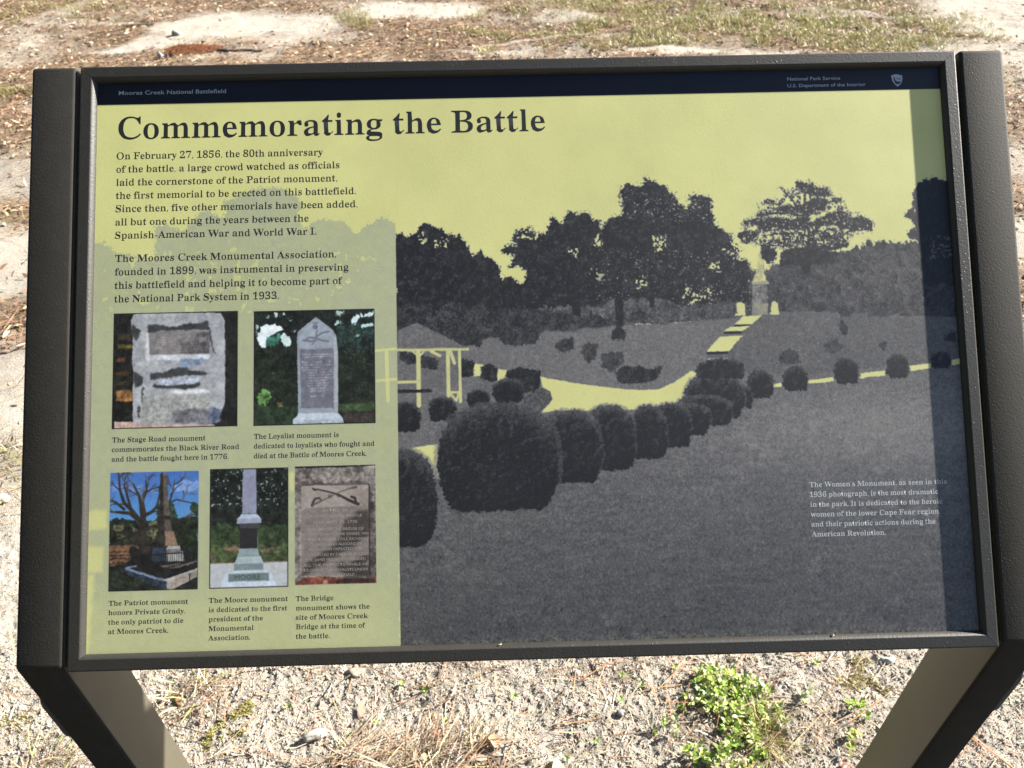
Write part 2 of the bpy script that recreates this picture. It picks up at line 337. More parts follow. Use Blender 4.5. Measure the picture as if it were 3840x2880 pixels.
# distant tree belt and the undergrowth below it
P(M("333.4,188.2 346.2,192.0 354.4,187.5 369.6,179.5 384.7,185.7 396.2,191.9 407.8,193.4 412.2,208.9 427.2,212.8 442.1,224.9 445.2,240.3 459.1,239.5 468.2,249.1 481.4,232.9 505.0,220.4 539.9,220.0 563.2,220.5 586.6,221.0 583.5,303.2 332.2,297.4"), 1.0, 5, 4, 0.13, 0.12)
P(M("531.9,219.8 572.7,220.7 642.7,222.3 706.6,229.6 711.9,240.4 709.5,289.7 529.6,295.0"), 0.92, 4, 3, 0.14, 0.10)
P(M("709.9,237.0 734.6,234.6 755.7,217.5 782.3,209.3 807.8,218.6 819.6,216.0 828.5,213.2 840.3,210.5 854.9,209.4 872.3,209.8 892.7,208.7 942.3,206.9 935.6,298.8 707.4,287.8"), 0.84, 5, 4, 0.16, 0.12)
# left pines
for s in ("334.6,189.4 341.6,187.2 347.3,193.2 344.6,227.5 334.1,227.3", "353.2,188.6 359.1,181.6 369.6,178.9 380.1,182.1 385.8,188.1 384.4,200.0 375.1,204.5 357.7,201.8", "385.7,191.7 396.3,189.6 397.9,196.7 393.7,204.9 385.5,203.6", "398.5,193.2 405.5,190.9 408.3,199.3 407.5,212.3 395.9,210.9", "422.6,209.1 425.6,206.8 428.3,216.3 435.3,215.3 442.1,224.9 443.5,239.1 423.3,235.1 416.8,212.5", "445.2,241.5 452.3,234.6 459.2,238.3 461.2,248.9 452.9,257.0 443.7,253.2"):
    P(M(s), 1.0, 2.5, 2.2, 0.12, 0.10)
# spreading tree in the middle left
P(M("455.5,198.0 460.3,192.1 468.5,188.8 478.0,185.4 486.0,190.3 496.4,195.3 500.3,178.7 506.4,172.9 513.2,177.8 518.0,175.5 524.0,170.9 529.9,168.6 541.5,172.4 550.7,178.6 555.1,187.1 553.6,196.6 546.4,202.3 552.0,208.4 561.3,208.6 559.2,269.9 544.1,271.9 510.5,268.8 491.6,284.8 474.7,268.0 466.9,253.8 474.3,235.1 461.8,225.4 453.7,225.2 458.5,218.2 469.0,217.2 450.6,209.7 454.2,205.1 464.6,206.5 461.3,200.5"), 1.0, 6, 4.4, 0.14, 0.12)
for s in ("449.5,206.2 468.2,204.2 468.0,210.7 448.2,211.5", "451.4,224.5 470.1,218.5 474.6,225.6 458.3,227.1", "462.7,187.4 476.6,194.9 470.6,200.7", "499.4,170.3 508.5,181.3 503.6,185.9", "524.1,167.3 529.6,177.0 520.3,176.8", "540.5,167.6 541.3,177.2 534.3,177.1", "479.2,181.8 482.5,191.4 476.6,191.3"):
    P(M(s), 0.95, 3, 2.5, 0.06, 0.06)
holes(M("545.3,198.8 554.7,196.6 553.2,206.1 545.0,207.1"), 0.0, NF); holes(M("519.3,210.1 531.0,209.1 530.7,216.2 521.4,216.0"), 0.1, NF)
holes(M("465.1,186.3 496.6,188.2 496.3,198.9 465.9,199.4"), 0.22, NF); holes(M("376.4,192.7 391.5,195.4 391.3,206.1 377.4,204.6"), 0.15, NF); holes(M("359.0,187.6 368.3,187.8 367.0,198.4 360.0,198.3"), 0.3, NF)
# big round oaks
P(M("558.8,183.6 562.6,176.5 571.9,176.7 580.0,181.6 579.1,173.2 575.0,157.6 571.3,145.5 579.0,143.3 585.0,139.8 595.6,138.8 600.6,132.9 611.0,136.7 622.7,138.2 627.1,145.5 637.5,151.7 635.9,161.3 645.0,167.5 652.4,160.4 646.8,154.3 658.6,153.4 671.4,156.0 676.5,161.0 672.0,168.1 677.4,180.2 681.5,191.0 691.9,194.8 697.4,202.1 694.6,211.5 700.3,216.4 698.7,223.5 711.4,227.3 712.2,234.5 710.4,271.0 663.4,281.7 605.5,278.0 559.4,267.6 536.6,255.3 545.4,198.8"), 1.0, 5, 4.6, 0.15, 0.12)
holes(M("545.6,195.2 554.9,195.4 553.3,207.2 545.2,205.9"), -0.1, NF); holes(M("611.0,197.8 625.1,194.5 624.6,206.4 612.7,213.3"), 0.0, NF); holes(M("667.0,227.5 682.2,226.7 680.6,236.1 666.6,235.8"), -0.1, NF)
holes(M("590.6,242.4 602.2,241.5 601.8,252.1 591.4,251.8"), 0.1, NF); holes(M("641.4,251.8 673.9,256.0 673.1,272.5 640.7,269.4"), 0.25, NF); holes(M("540.9,229.5 558.2,234.6 556.6,248.7 542.9,241.3"), 0.22, NF, 0.25)
holes(M("680.7,210.0 701.7,211.7 697.6,223.5 681.6,214.8"), 0.15, NF); holes(M("575.5,143.2 674.7,160.9 673.5,187.2 577.7,178.0"), 0.68, NS, 0.25); holes(M("545.1,208.3 711.0,211.9 708.2,268.6 543.3,264.9"), 0.80, NS, 0.3)
holes(M("431.6,281.1 462.8,277.1 462.6,288.8 433.7,289.3"), 0.3, NF, 0.05); holes(M("361.3,274.8 367.0,274.9 366.8,286.6 361.1,286.5"), 0.2, NF, 0.05); holes(M("393.4,282.5 396.9,282.6 396.8,289.6 393.3,289.5"), -0.5, NF, 0.05); holes(M("494.3,269.6 510.5,268.8 510.3,278.2 496.3,280.2"), 0.2, NF, 0.2)
# grey undergrowth, trunks
P(M("460.6,274.7 519.8,269.0 559.1,272.3 589.2,274.1 588.2,301.0 460.0,298.0"), 0.74, 4, 3, 0.16, 0.12)
P(M("553.6,267.4 601.4,263.8 652.2,272.0 708.1,270.9 707.3,287.3 616.6,290.0 558.4,298.0"), 0.80, 5, 3, 0.18, 0.14)
for s, wd in (("526.0,255.1 524.9,273.8 524.7,297.2", 9), ("605.7,242.7 606.3,256.9 605.1,272.1", 5), ("569.9,265.5 570.5,281.9 569.9,298.1", 8), ("367.2,265.6 366.5,291.2", 3), ("400.5,273.3 400.4,292.0", 3), ("540.4,276.5 540.0,295.2", 2), ("387.8,273.1 387.5,291.7", 2.5)):
    ink(*smask(M(s), wd), 1.0, 0.05, 0.05)
# cedar: an airy crown, then its layered branches
CROWN = M("701.6,198.7 709.6,184.1 720.4,172.5 736.8,164.0 750.4,153.8 765.5,145.2 774.6,139.5 788.9,144.2 802.9,155.0 817.1,161.2 820.6,174.7 839.2,181.0 845.8,191.5 838.1,198.7 823.6,198.4 817.1,210.0 796.2,218.4 767.5,214.8 747.2,214.4 728.6,211.0 714.3,206.3")
P(CROWN, 0.90, 5, 5.5, 0.14, 0.12); holes(CROWN, 0.02, NF, 0.0); holes(CROWN, 0.25, NM, 0.0)
for s in ("742.2,144.0 756.5,149.5 769.5,151.3 762.1,154.1 750.6,150.9", "765.0,140.0 771.8,137.2 777.3,142.5 788.9,144.2 797.3,150.4 802.2,153.5 796.9,157.8 785.3,156.1 773.7,154.3 769.8,146.8", "719.4,163.6 731.1,160.9 742.9,158.9 744.8,163.4 738.1,166.9 726.6,164.5", "718.1,173.9 729.1,171.9 740.7,172.9 749.7,167.2 758.6,165.2 767.2,167.6 779.3,158.9 795.4,157.8 799.3,165.3 794.6,171.1 784.3,173.9 772.3,179.5 758.0,176.3 740.5,177.4 718.7,176.9", "799.7,159.4 808.6,157.3 818.7,158.3 816.9,164.2 808.1,165.5 800.9,163.8", "705.8,187.0 712.7,181.2 728.8,178.6 749.0,180.5 769.3,181.0 786.7,182.8 798.9,172.7 807.7,171.4 820.5,177.6 821.6,183.6 839.3,179.5 842.1,181.0 839.0,183.9 847.5,187.1 845.4,197.4 833.9,195.7 823.8,194.0 809.4,192.2 795.1,188.9 768.8,191.3 748.3,193.8 730.8,194.9 725.4,187.4 710.9,187.1", "698.0,198.6 703.3,194.3 715.0,193.1 722.1,196.2 717.3,203.4 709.8,209.2 700.0,203.1", "721.5,206.5 731.7,206.7 745.0,201.1 759.8,195.5 780.2,194.5 806.4,193.6 811.8,201.1 823.0,207.2 814.0,212.9 796.4,215.5 776.3,212.1 759.2,207.3 747.5,208.5 738.6,212.7 731.4,211.1", "719.9,210.8 728.9,205.2 735.8,211.2 742.6,218.7 740.8,226.0 728.9,233.0 725.1,222.7", "745.7,215.8 758.9,213.2 776.3,212.1 805.1,215.7 804.3,228.8 746.3,232.0"):
    P(M(s), 0.95, 3.2, 2.8, 0.06, 0.12)
for s, wd in (("771.9,238.4 774.3,209.1 774.3,182.5 774.5,154.4", (7, 6, 5, 2.5)), ("774.7,188.5 761.7,161.5 750.7,149.4", (3, 2, 1.5)), ("773.5,197.3 748.1,196.7 727.7,199.2", (3, 2.4, 1.5)), ("775.1,194.4 798.1,186.0 823.8,194.0 841.5,189.9", (3, 2.6, 2, 1.5)), ("773.7,206.1 794.4,200.7 813.1,202.6", (3, 2.5, 1.5)), ("781.3,226.9 781.3,200.4 788.1,182.8", (5, 4, 2)), ("775.4,176.6 793.5,165.2 811.2,161.1", (2.5, 2, 1.5)), ("823.8,194.0 811.8,201.1 796.8,209.6", (2, 2, 2))):
    ink(*smask(M(s), wd), 0.95)
holes(M("705.9,141.0 847.3,144.0 843.0,213.5 702.5,210.5"), 0.62, NS, 0.05); holes(M("733.8,193.5 806.7,189.2 805.5,209.8 732.9,211.1"), 0.42, NF); holes(M("710.9,187.1 728.3,187.5 728.0,193.4 710.7,191.5"), 0.1, NF)
# dark tree at the right edge
P(M("894.0,146.5 903.2,139.9 915.1,138.0 929.6,139.8 960.3,141.2 948.9,294.8 898.6,292.2 896.3,241.1 892.5,211.7 889.5,190.9 892.6,167.3 891.1,156.8"), 1.02, 4, 3.2, 0.05, 0.06)
for s in ("877.8,181.8 884.8,174.5 892.2,173.2 891.4,185.1 882.8,183.4", "884.9,195.3 892.6,188.1 892.7,208.7 882.8,204.1", "890.5,155.3 898.3,148.1 900.5,158.5"): P(M(s), 0.95, 3, 2.5, 0.08, 0.08)
holes(M("904.9,200.2 935.3,203.8 933.4,230.2 904.6,226.7"), 0.35, NF, 0.6)
for s in ("839.3,203.1 845.1,213.6 835.7,213.4", "856.7,203.5 860.4,213.9 851.7,213.7", "872.5,206.8 876.2,215.7 867.5,215.5", "827.3,208.8 832.5,217.7 822.4,217.5", "881.4,204.1 886.3,217.4 877.6,217.2"): P(M(s), 0.9, 2, 2, 0.08, 0.08)
P(M("901.1,255.9 931.5,256.6 928.7,294.3 898.6,292.2"), 0.86, 3, 2, 0.06, 0.06)
# lawns
P(M("330.9,265.2 392.0,266.5 493.8,275.0 565.1,284.9 564.4,302.4 493.0,304.9 411.6,306.1 330.4,304.2"), 0.90, 4, 3, 0.14, 0.12)
P(M("331.3,306.3 404.4,308.0 433.8,301.8 526.7,300.0 600.5,292.8 659.6,288.2 694.2,286.0 738.7,282.5 778.2,281.9 827.4,285.0 876.6,289.1 1014.8,296.2 985.0,664.4 327.4,646.8"), 0.60, 1.2, 1.2, 0.03, 0.09, 1)
P(M("723.9,282.7 778.2,281.9 876.5,290.1 1014.7,297.2 1010.8,345.7 873.0,342.5 804.0,345.8 745.0,349.3 696.3,343.2 662.8,327.7"), 0.66, 1, 1, 0.03, 0.09, 2)
P(M("404.4,307.0 502.3,296.9 610.3,292.0 649.6,292.9 658.5,312.9 642.8,337.1 612.7,356.0 549.3,356.9 481.5,344.1 433.0,334.6"), 0.58, 2, 1, 0.03, 0.09, 2)
GRASSN = vnoise(CH, CW, 1.8 * SPX, 22, 2, 0.5)
# broad tones of the near lawn
yy = np.linspace(0, 1, CH, dtype=np.float32)[:, None]; xx = np.linspace(0, 1, CW, dtype=np.float32)[None, :]
w, m = pmask(M("329.9,431.4 517.6,436.0 694.9,372.5 1010.4,350.6 985.0,664.4 327.4,646.8"), 2, 1, 6)
tone = 0.615 + 0.13 * np.clip((yy - 0.66) / 0.3, 0, 1) - 0.09 * np.exp(-((yy - 0.645) / 0.06) ** 2) * np.clip((xx - 0.62) / 0.22, 0, 1) + 0.02 * NL + 0.03 * vnoise(CH, CW, 4 * SPX, 21, 3, 4.0) + 0.055 * GRASSN - 0.07 * np.clip(NM + 0.6 * NL - 0.42, 0, 1)
D[w.sl] = D[w.sl] * (1 - m) + m * (tone[w.sl] + 0.05 * GRS[w.sl])
# paths
for s in ("484.8,345.0 503.9,349.1 530.2,353.8 560.4,358.5 586.7,361.2 609.1,361.1 625.6,354.0 644.5,341.8 652.4,346.4 652.0,356.6 637.3,366.4 624.6,378.3 592.0,381.6 551.6,380.6 523.2,382.4 499.0,380.6 482.7,383.4 491.0,375.1 497.3,368.2 494.5,360.0 487.5,356.8", "415.2,328.7 425.3,330.9 422.0,343.1 414.9,342.9", "440.4,335.4 449.9,337.2 447.2,347.7 439.1,347.6",
          "346.2,416.0 375.3,412.7 376.8,448.6 368.7,450.4 361.0,432.3", "691.6,294.0 702.3,285.1 722.4,285.2 710.0,294.4", "680.0,301.2 687.4,296.4 707.9,296.0 700.5,301.2", "661.2,322.5 675.7,306.4 700.2,306.1 684.5,322.6", "661.7,329.5 683.8,329.2 675.4,334.7 667.2,334.9",
          "729.8,358.5 738.8,357.0 738.6,361.1 729.6,362.1", "767.1,354.9 794.2,352.6 793.9,357.1 766.9,358.9", "821.4,349.6 849.4,346.6 849.0,351.9 821.1,354.5", "875.1,342.2 898.2,339.9 897.8,344.8 875.5,348.4", "920.1,337.5 930.1,335.7 930.1,341.9 920.1,342.9"):
    P(M(s), 0.0, 0.4, 0.5, 0.0, 0.03)
for s in ("661.2,322.7 684.5,322.6 683.6,325.1 661.5,325.4", "680.0,301.6 700.5,301.4 699.3,303.7 680.5,304.0", "692.0,294.4 710.0,294.4 709.6,295.6 691.5,296.1"): P(M(s), 1.0)
P(M("487.5,356.8 494.5,360.0 497.3,368.2 491.0,375.1 482.7,383.4 462.6,382.6 467.0,366.5 479.4,358.7"), 0.72, 0.5, 0.6, 0.05, 0.16)
# gravestones, monument
for s in ("695.5,271.6 699.6,270.0 703.8,272.5 704.0,282.7 695.3,284.0", "692.5,282.4 704.0,282.7 703.9,284.9 692.4,284.9", "732.3,271.7 736.3,269.9 739.8,272.6 740.0,282.5 731.7,283.3", "730.6,282.3 740.0,282.5 739.9,284.5 730.2,284.9"): P(M(s), 0.04, 0.5, 0.5)
P(M("713.6,250.2 729.4,250.6 728.3,285.4 711.1,285.0"), 0.60, 0.6, 0.8, 0.2, 0.12); P(M("712.9,248.0 731.0,248.4 730.8,251.8 712.8,251.4"), 0.30, 0.4, 0.4)
for s, v in (("715.3,245.2 728.3,244.7 728.8,248.8 714.4,248.8", 0.12), ("716.7,240.1 727.0,240.3 728.2,245.0 715.5,245.2", 0.20), ("720.2,219.7 723.9,217.5 725.1,221.2 726.5,237.4 727.0,240.6 716.9,240.4 719.1,231.4", 0.25)): P(M(s), v, 0.8, 0.8, 0.15, 0.1)
P(M("711.7,272.0 729.0,272.4 728.3,285.1 711.1,284.7"), 0.45, 0.5, 0.8, 0.1, 0.1)
# small shrubs on the slope
for s, v in (("804.1,292.9 807.9,290.1 812.9,303.3 809.6,310.4 803.4,304.5", 0.92), ("801.3,279.8 810.2,275.7 816.8,286.0 806.6,288.7", 0.9), ("775.6,276.3 787.3,273.7 792.6,281.1 778.0,283.7", 0.9), ("833.0,280.5 864.9,278.4 867.1,288.6 835.3,289.3", 0.84), ("786.2,317.1 799.3,313.1 807.4,321.9 798.4,328.9 787.1,325.7", 0.8), ("735.3,330.3 744.3,321.9 758.5,325.1 760.7,336.6 740.6,337.6", 0.86), ("843.6,317.0 853.7,317.2 850.2,327.2 846.0,325.6", 0.85), ("913.2,309.9 927.9,305.9 927.0,318.9 914.1,317.1", 0.9),
             ("562.5,299.3 569.0,289.1 575.8,297.5 576.1,306.8 561.2,306.4", 0.94), ("505.2,306.2 521.6,302.5 521.2,316.8 510.9,320.3 502.9,314.3", 0.88), ("531.5,310.9 546.8,312.3 544.3,325.5 534.9,332.5 529.2,321.1", 0.86), ("549.5,321.6 572.0,320.0 571.5,334.3 559.0,341.2 549.0,335.9", 0.84), ("565.2,338.3 579.6,335.5 597.7,339.0 615.1,336.4 607.5,349.5 589.0,354.1 564.7,352.5", 0.94),
             ("397.5,299.6 411.8,293.8 426.0,300.3 423.7,310.5 399.3,310.9", 0.9), ("440.2,298.5 464.8,295.0 487.0,299.6 480.6,310.7 448.1,310.0", 0.88), ("581.6,279.1 596.0,277.4 599.8,285.7 579.2,289.4", 0.9), ("449.5,337.6 463.8,333.9 486.0,338.5 484.5,356.7 467.1,361.4 451.2,351.9", 0.96), ("422.2,332.9 433.5,329.1 441.4,337.4 439.1,348.6 422.9,347.2", 0.96), ("399.1,324.2 415.3,326.6 414.9,342.9 398.7,342.5", 0.96), ("338.4,314.6 358.6,319.2 356.4,329.3 338.3,324.8", 0.9), ("360.6,319.2 376.8,321.6 376.6,335.9 360.4,333.5", 0.9)):
    P(M(s), v, 1.6, 1.8, 0.08, 0.10)
# clipped round bushes, far to near
def bush(s, v=0.95):
    c = M(s); cx, cy = c.mean(0); rx = (c[:, 0].max() - c[:, 0].min()) / 2; ry = (c[:, 1].max() - c[:, 1].min()) / 2
    w, m = pmask(ell(cx, cy * 1 + ry * 0.08, rx, ry * 1.08, 26, 2.6, 0.80), 1.1, 1.8)
    d = np.hypot((w.X - cx) / rx, (w.Y - cy) / ry)
    hl = np.clip((cy - ry * 0.25 - w.Y) / (ry * 0.9), 0, 1) * 0.12 + np.clip((d - 0.70) / 0.3, 0, 1) * np.clip((cy + ry * 0.3 - w.Y) / ry, 0, 1) * 0.15 - np.clip((d - 0.6) / 0.4, 0, 1) * np.clip((w.Y - cy - ry * 0.2) / ry, 0, 1) * 0.10
    w2, m2 = pmask(ell(cx, cy + ry * 0.04, rx * 1.06 + 0.8, ry * 1.06 + 1.0, 26, 2.6, 0.78), 1.0, 1.2, 1); ink(w2, m2 * 0.5, 0.66, 0.03, 0.08)
    ink(w, m, v + 0.05 - hl, 0.05, 0.12)
for s in ("435.1,346.4 466.8,372.5", "407.6,357.0 430.4,375.7", "740.4,339.3 767.1,366.5", "795.4,332.4 821.1,360.2", "850.9,329.0 874.6,355.7", "898.2,327.6 920.0,345.3", "702.8,343.1 729.0,372.7", "650.1,330.0 700.0,352.7", "702.5,342.5 729.5,373.7", "684.5,357.4 706.6,384.3", "636.1,346.1 699.0,394.3", "625.0,368.2 684.4,402.0", "604.4,375.8 661.7,411.5", "598.3,375.7 640.9,423.1", "578.0,377.2 616.2,434.5", "528.4,376.0 582.5,445.7", "482.8,380.0 546.9,458.8",
          "327.7,367.2 358.1,399.2", "367.1,363.1 396.3,390.0", "376.0,371.4 501.9,486.5", "281.1,414.4 374.6,520.7"): bush(s, 0.95)
P(M("649.2,350.4 652.7,340.3 658.9,338.4 663.3,330.3 673.1,338.8 683.5,334.9 687.3,341.1 695.6,337.2 700.3,345.5 699.0,351.6"), 0.97, 1.5, 2.2, 0.06, 0.1)
# summer house
P(M("335.4,312.5 335.6,292.0 348.9,287.2 356.1,284.3 365.2,289.0 387.3,300.4 409.4,313.0 409.4,314.6"), 0.60, 0.4, 0.5, 0.05, 0.10)
P(M("311.1,311.5 410.5,312.6 410.4,315.5 311.1,314.4"), 0.10, 0.3, 0.3)
for s, wd in (("357.1,315.1 357.1,372.0", 4.6), ("388.3,315.4 388.3,362.6", 4.0), ("400.5,315.2 400.7,369.0", 3.2), ("335.0,347.1 356.6,347.2", 3.0), ("324.6,314.3 324.4,371.2", 4.2), ("311.8,346.6 324.3,346.9", 3.5), ("390.4,359.0 399.4,359.2 396.3,367.8 390.3,360.6", 2.4), ("370.8,315.4 379.9,320.1", 3.2), ("391.1,315.8 395.0,328.2", 3.5), ("351.6,314.9 357.0,320.2", 2), ("363.1,315.2 358.6,320.2", 2)):
    ink(*smask(M(s), wd), 0.08, 0.05)
P(M("334.9,355.2 370.2,355.1 370.2,358.5 334.8,358.5"), 0.95, 0.5, 0.5)

# ---- the same picture screened back under the text column, plus what stands further left in it
G = np.zeros((CH, CW), np.float32)
def ghost(s, v, warp=0, fine=0, soft=0):
    w, m = feather(M(s), warp, fine) if fine > 1.5 else pmask(M(s), warp, fine, soft); G[w.sl] = np.maximum(G[w.sl], m * v) if v > 0 else G[w.sl] * (1 - m)
ghost("-10.3,198.5 21.2,189.2 38.5,202.1 77.7,210.5 82.1,170.5 111.6,181.2 131.0,156.4 150.7,166.9 170.3,147.1 190.0,134.9 219.6,140.6 229.4,153.5 236.8,183.9 254.0,169.2 278.6,174.7 293.3,185.1 308.2,175.4 323.1,168.1 340.1,186.1 334.4,647.0 -0.3,638.0", 1.0, 3, 5, 3)
ghost("150.6,151.8 180.1,137.2 214.6,135.4 234.4,148.5 229.4,168.6 160.6,167.1", 1.0, 3, 5, 3)
w, m = pmask(M("14.3,209.1 62.9,200.1 121.6,201.4 190.1,192.9 229.3,233.8 258.8,204.4 322.5,215.9 229.3,283.3 30.2,278.7"), 5, 3)
G[w.sl] *= 1 - 0.75 * np.clip((NM[w.sl] + 0.5 * N1[w.sl] - 0.5) * 2.5, 0, 1) * m
G *= 0.86 + 0.10 * NM + 0.08 * NL
for s in ("5.4,473.4 33.9,471.7 35.2,490.6 5.9,494.6", "3.8,508.6 32.2,509.3 31.3,535.0 4.5,536.7", "221.9,438.3 227.2,437.5 227.1,457.5 222.4,458.4", "6.9,541.4 23.3,537.2 18.0,620.2 6.3,619.9"): 
    w, m = pmask(M(s), 1, 1, 3); G[w.sl] *= 1 - 0.8 * m
w, m = pmask(M("-2.1,559.8 335.5,559.2 334.4,647.0 -0.3,638.0"), 0, 0, 40); G[w.sl] *= 1 - 0.35 * m
for s, wd in (("323.9,315.0 324.8,366.2", 4.0), ("313.9,345.0 336.7,343.6", 3.0), ("312.8,313.2 337.1,311.3", 3.0)):
    w, m = smask(M(s), wd); G[w.sl] *= 1 - 0.75 * m

# ---- inks to colours (albedo, sRGB coded)
PAPER = np.array(CPAPER, np.float32)[None, None]; GHOSTC = np.array(CGHOST, np.float32)[None, None]
MID = np.array(CMID, np.float32)[None, None]; DARK = np.array(CDARK, np.float32)[None, None]
sh = np.roll(NM, (3, 4), (0, 1)) - NM; D = D + np.where(D > 0.8, 0.12 * sh, 0)
D = blur(D, 1) * 0.6 + D * 0.4
D = np.clip(D + GR * 0.016 + GRS * 0.012, 0, 1.05)[:, :, None]
t1 = np.clip(D / 0.5, 0, 1); t2 = np.clip((D - 0.5) / 0.5, 0, 1)
A = (PAPER * (1 - t1) + MID * t1) * (1 - t2) + DARK * t2
X = (np.arange(CW) + 0.5) / SPX + SX0; Y = (np.arange(CH) + 0.5) / SPX + SY0
gl = np.clip(G, 0, 1)[:, :, None] * 0.92
Acol = PAPER * (1 - gl) + GHOSTC * gl
pl0, pl1 = M("335.0,191.8 335.3,292.7")
px_edge = pl0[0]
mcol = np.clip((px_edge - X) * SPX + 0.5, 0, 1)[None, :, None]
ys_mask = np.clip((Y - 40) * SPX, 0, 1)[:, None, None]
A = A * (1 - mcol) + Acol * mcol
A *= 1 + 0.02 * NL[:, :, None] + 0.010 * GR[:, :, None]
hb = M("15.8,38.7 928.6,41.5")[:, 1].mean()
m = np.clip((hb - Y) * SPX + 0.5, 0, 1)[:, None, None]
A = A * (1 - m) + np.array(CHEAD, np.float32)[None, None] * m * (1 + 0.05 * GR[:, :, None])

# ---- five small colour photographs
def C(pts, col, warp=0, fine=0, tex=0.0, soft=0, clip=None, grain=0.03, op=1.0):
    w, m = feather(pts, warp, fine) if fine >= 1.5 else pmask(pts, warp, fine, soft); put(w, m * op, col, tex, clip, grain)
def put(w, m, col, tex=0.0, clip=None, grain=0.03):
    if clip is not None:
        m = m * ((w.X > clip[0]) & (w.X < clip[2]) & (w.Y > clip[1]) & (w.Y < clip[3]))
    c = np.array(col, np.float32)[None, None] / 255.0
    c = c * (1 + tex * NM[w.sl][:, :, None] + tex * 0.8 * NF[w.sl][:, :, None]) + grain * GRS[w.sl][:, :, None] * 0.5
    A[w.sl] = A[w.sl] * (1 - m[:, :, None]) + np.clip(c, 0.004, 1) * m[:, :, None]
def S(pts, wd, col, clip, soft=0.6, tex=0.0): 
    w, m = smask(pts, wd, soft); put(w, m, col, tex, clip)
def rect(s):
    c = M(s); return (c[[0, 3], 0].mean(), c[[0, 1], 1].mean(), c[[1, 2], 0].mean(), c[[2, 3], 1].mean())
def rp(b): return np.array([[b[0], b[1]], [b[2], b[1]], [b[2], b[3]], [b[0], b[3]]])
def frac(b, s):
    p = M(s); return np.stack([b[0] + (b[2] - b[0]) * p[:, 0] / 100, b[1] + (b[3] - b[1]) * p[:, 1] / 100], 1)

PH = {}
# 1: rough white boulder with a bronze plate in a dark wood
b = PH['stage'] = rect("38.1,267.6 167.3,268.6 167.6,388.9 38.2,388.5")
C(rp(b), (22, 22, 20), tex=0.5, grain=0.06)
for s, c in (("41.3,300.3 56.6,299.8 56.7,304.7 42.2,305.2", (92, 80, 34)), ("40.3,290.5 54.8,289.2 54.9,296.5 41.2,296.2", (44, 38, 24)), ("41.6,315.0 51.2,314.4 51.3,319.3 42.4,319.5", (110, 66, 44)), ("41.0,328.8 53.9,328.3 53.9,333.9 41.1,333.6", (64, 40, 28)), ("41.0,348.2 58.6,348.6 58.4,360.7 41.6,359.5", (138, 98, 56)), ("43.6,339.4 55.7,340.5 55.7,343.7 43.7,342.6", (50, 44, 26))):
    C(M(s), c, 1.2, 0.8, 0.3, 1, b)
C(M("40.7,381.2 88.3,384.0 136.4,385.1 144.4,386.9 144.4,390.1 40.5,389.2"), (186, 158, 150), 0.5, 0.5, 0.12, 0, b)
stone = M("58.1,268.7 86.8,267.9 150.0,269.3 154.1,278.3 154.8,317.6 154.7,364.6 152.3,371.8 147.6,384.6 120.4,386.3 88.4,385.6 68.4,384.3 60.0,383.3 58.7,355.9 59.1,331.6 57.7,315.3 57.7,294.9 56.3,282.6 56.2,273.6")
C(stone, (160, 162, 167), 0.6, 0.4, 0.10, 0, b, 0.03)
wS, mS = pmask(stone, 1.0, 0.6)
rel = np.clip((NM[wS.sl] + 0.5 * N1[wS.sl]) * 1.6 - 0.35, 0, 1); put(wS, blur(mS * rel * 0.5, 3), (96, 99, 106), 0.08, b)
rel = np.clip((N2[wS.sl] - 0.5 * NM[wS.sl]) * 2.2 - 0.5, 0, 1); put(wS, blur(mS * rel * 0.55, 3), (208, 212, 218), 0.03, b)
C(M("68.7,355.3 104.0,354.5 139.3,353.8 140.2,365.9 136.3,380.3 96.4,385.8 69.2,383.5 66.5,368.2"), (158, 158, 157), 1.4, 0.8, 0.14, 2, b, 0.04)
C(M("101.0,373.0 128.2,368.8 144.3,372.4 142.8,386.1 99.6,385.0"), (90, 90, 98), 2, 1, 0.3, 2, b, op=0.8)
C(M("139.4,368.3 152.3,371.8 150.8,385.5 138.8,385.2"), (84, 96, 124), 1.5, 1, 0.3, 1, b, op=0.85)
for s in ("73.3,286.3 73.3,280.6 80.5,279.1 87.0,281.7 95.1,282.7 103.2,283.7 115.3,279.1 127.4,280.2 137.1,276.3 138.0,287.0 125.9,286.7 103.2,287.4 87.1,287.4 82.3,289.4 74.2,288.8", "57.9,279.4 62.8,284.4 65.2,285.3 64.6,292.6 61.4,296.7 57.3,292.5 55.6,285.1", "76.4,331.2 92.5,330.8 100.5,327.7 108.5,324.7 119.8,329.0 135.9,331.8 136.0,335.0 118.3,335.0 100.6,335.0 82.9,337.9 77.3,338.1", "59.1,328.4 65.2,331.8 70.1,336.7 68.6,344.8 62.2,346.3 58.9,339.7", "79.8,346.7 81.4,341.9 84.6,344.4 103.9,344.8 108.7,343.3 120.0,344.4 129.6,342.2 126.4,347.0 112.0,349.1 95.9,347.9", "137.2,286.9 139.2,287.0 140.5,302.6 144.6,312.5 142.2,310.8 138.9,302.5", "63.7,365.7 67.3,366.6 66.7,380.2 64.6,373.8", "68.2,344.8 69.8,348.1 68.4,362.6 67.2,362.5"):
    C(M(s), (44, 46, 48), 0.9, 0.9, 0.2, 1, b, op=0.9)
C(M("74.2,290.0 90.3,287.5 119.4,287.4 137.2,288.6 138.2,312.3 76.1,312.1"), (122, 118, 120), 0.2, 0.2, 0.10, 0, b)
C(M("108.2,301.8 121.1,298.9 125.9,290.8 137.2,288.6 137.8,312.3 108.3,311.6"), (80, 78, 82), 1.4, 0.8, 0.2, 2, b)
C(M("126.7,295.7 134.8,294.3 134.9,299.2 127.6,300.6"), (136, 130, 130), 1.0, 0.6, 0.1, 1, b)
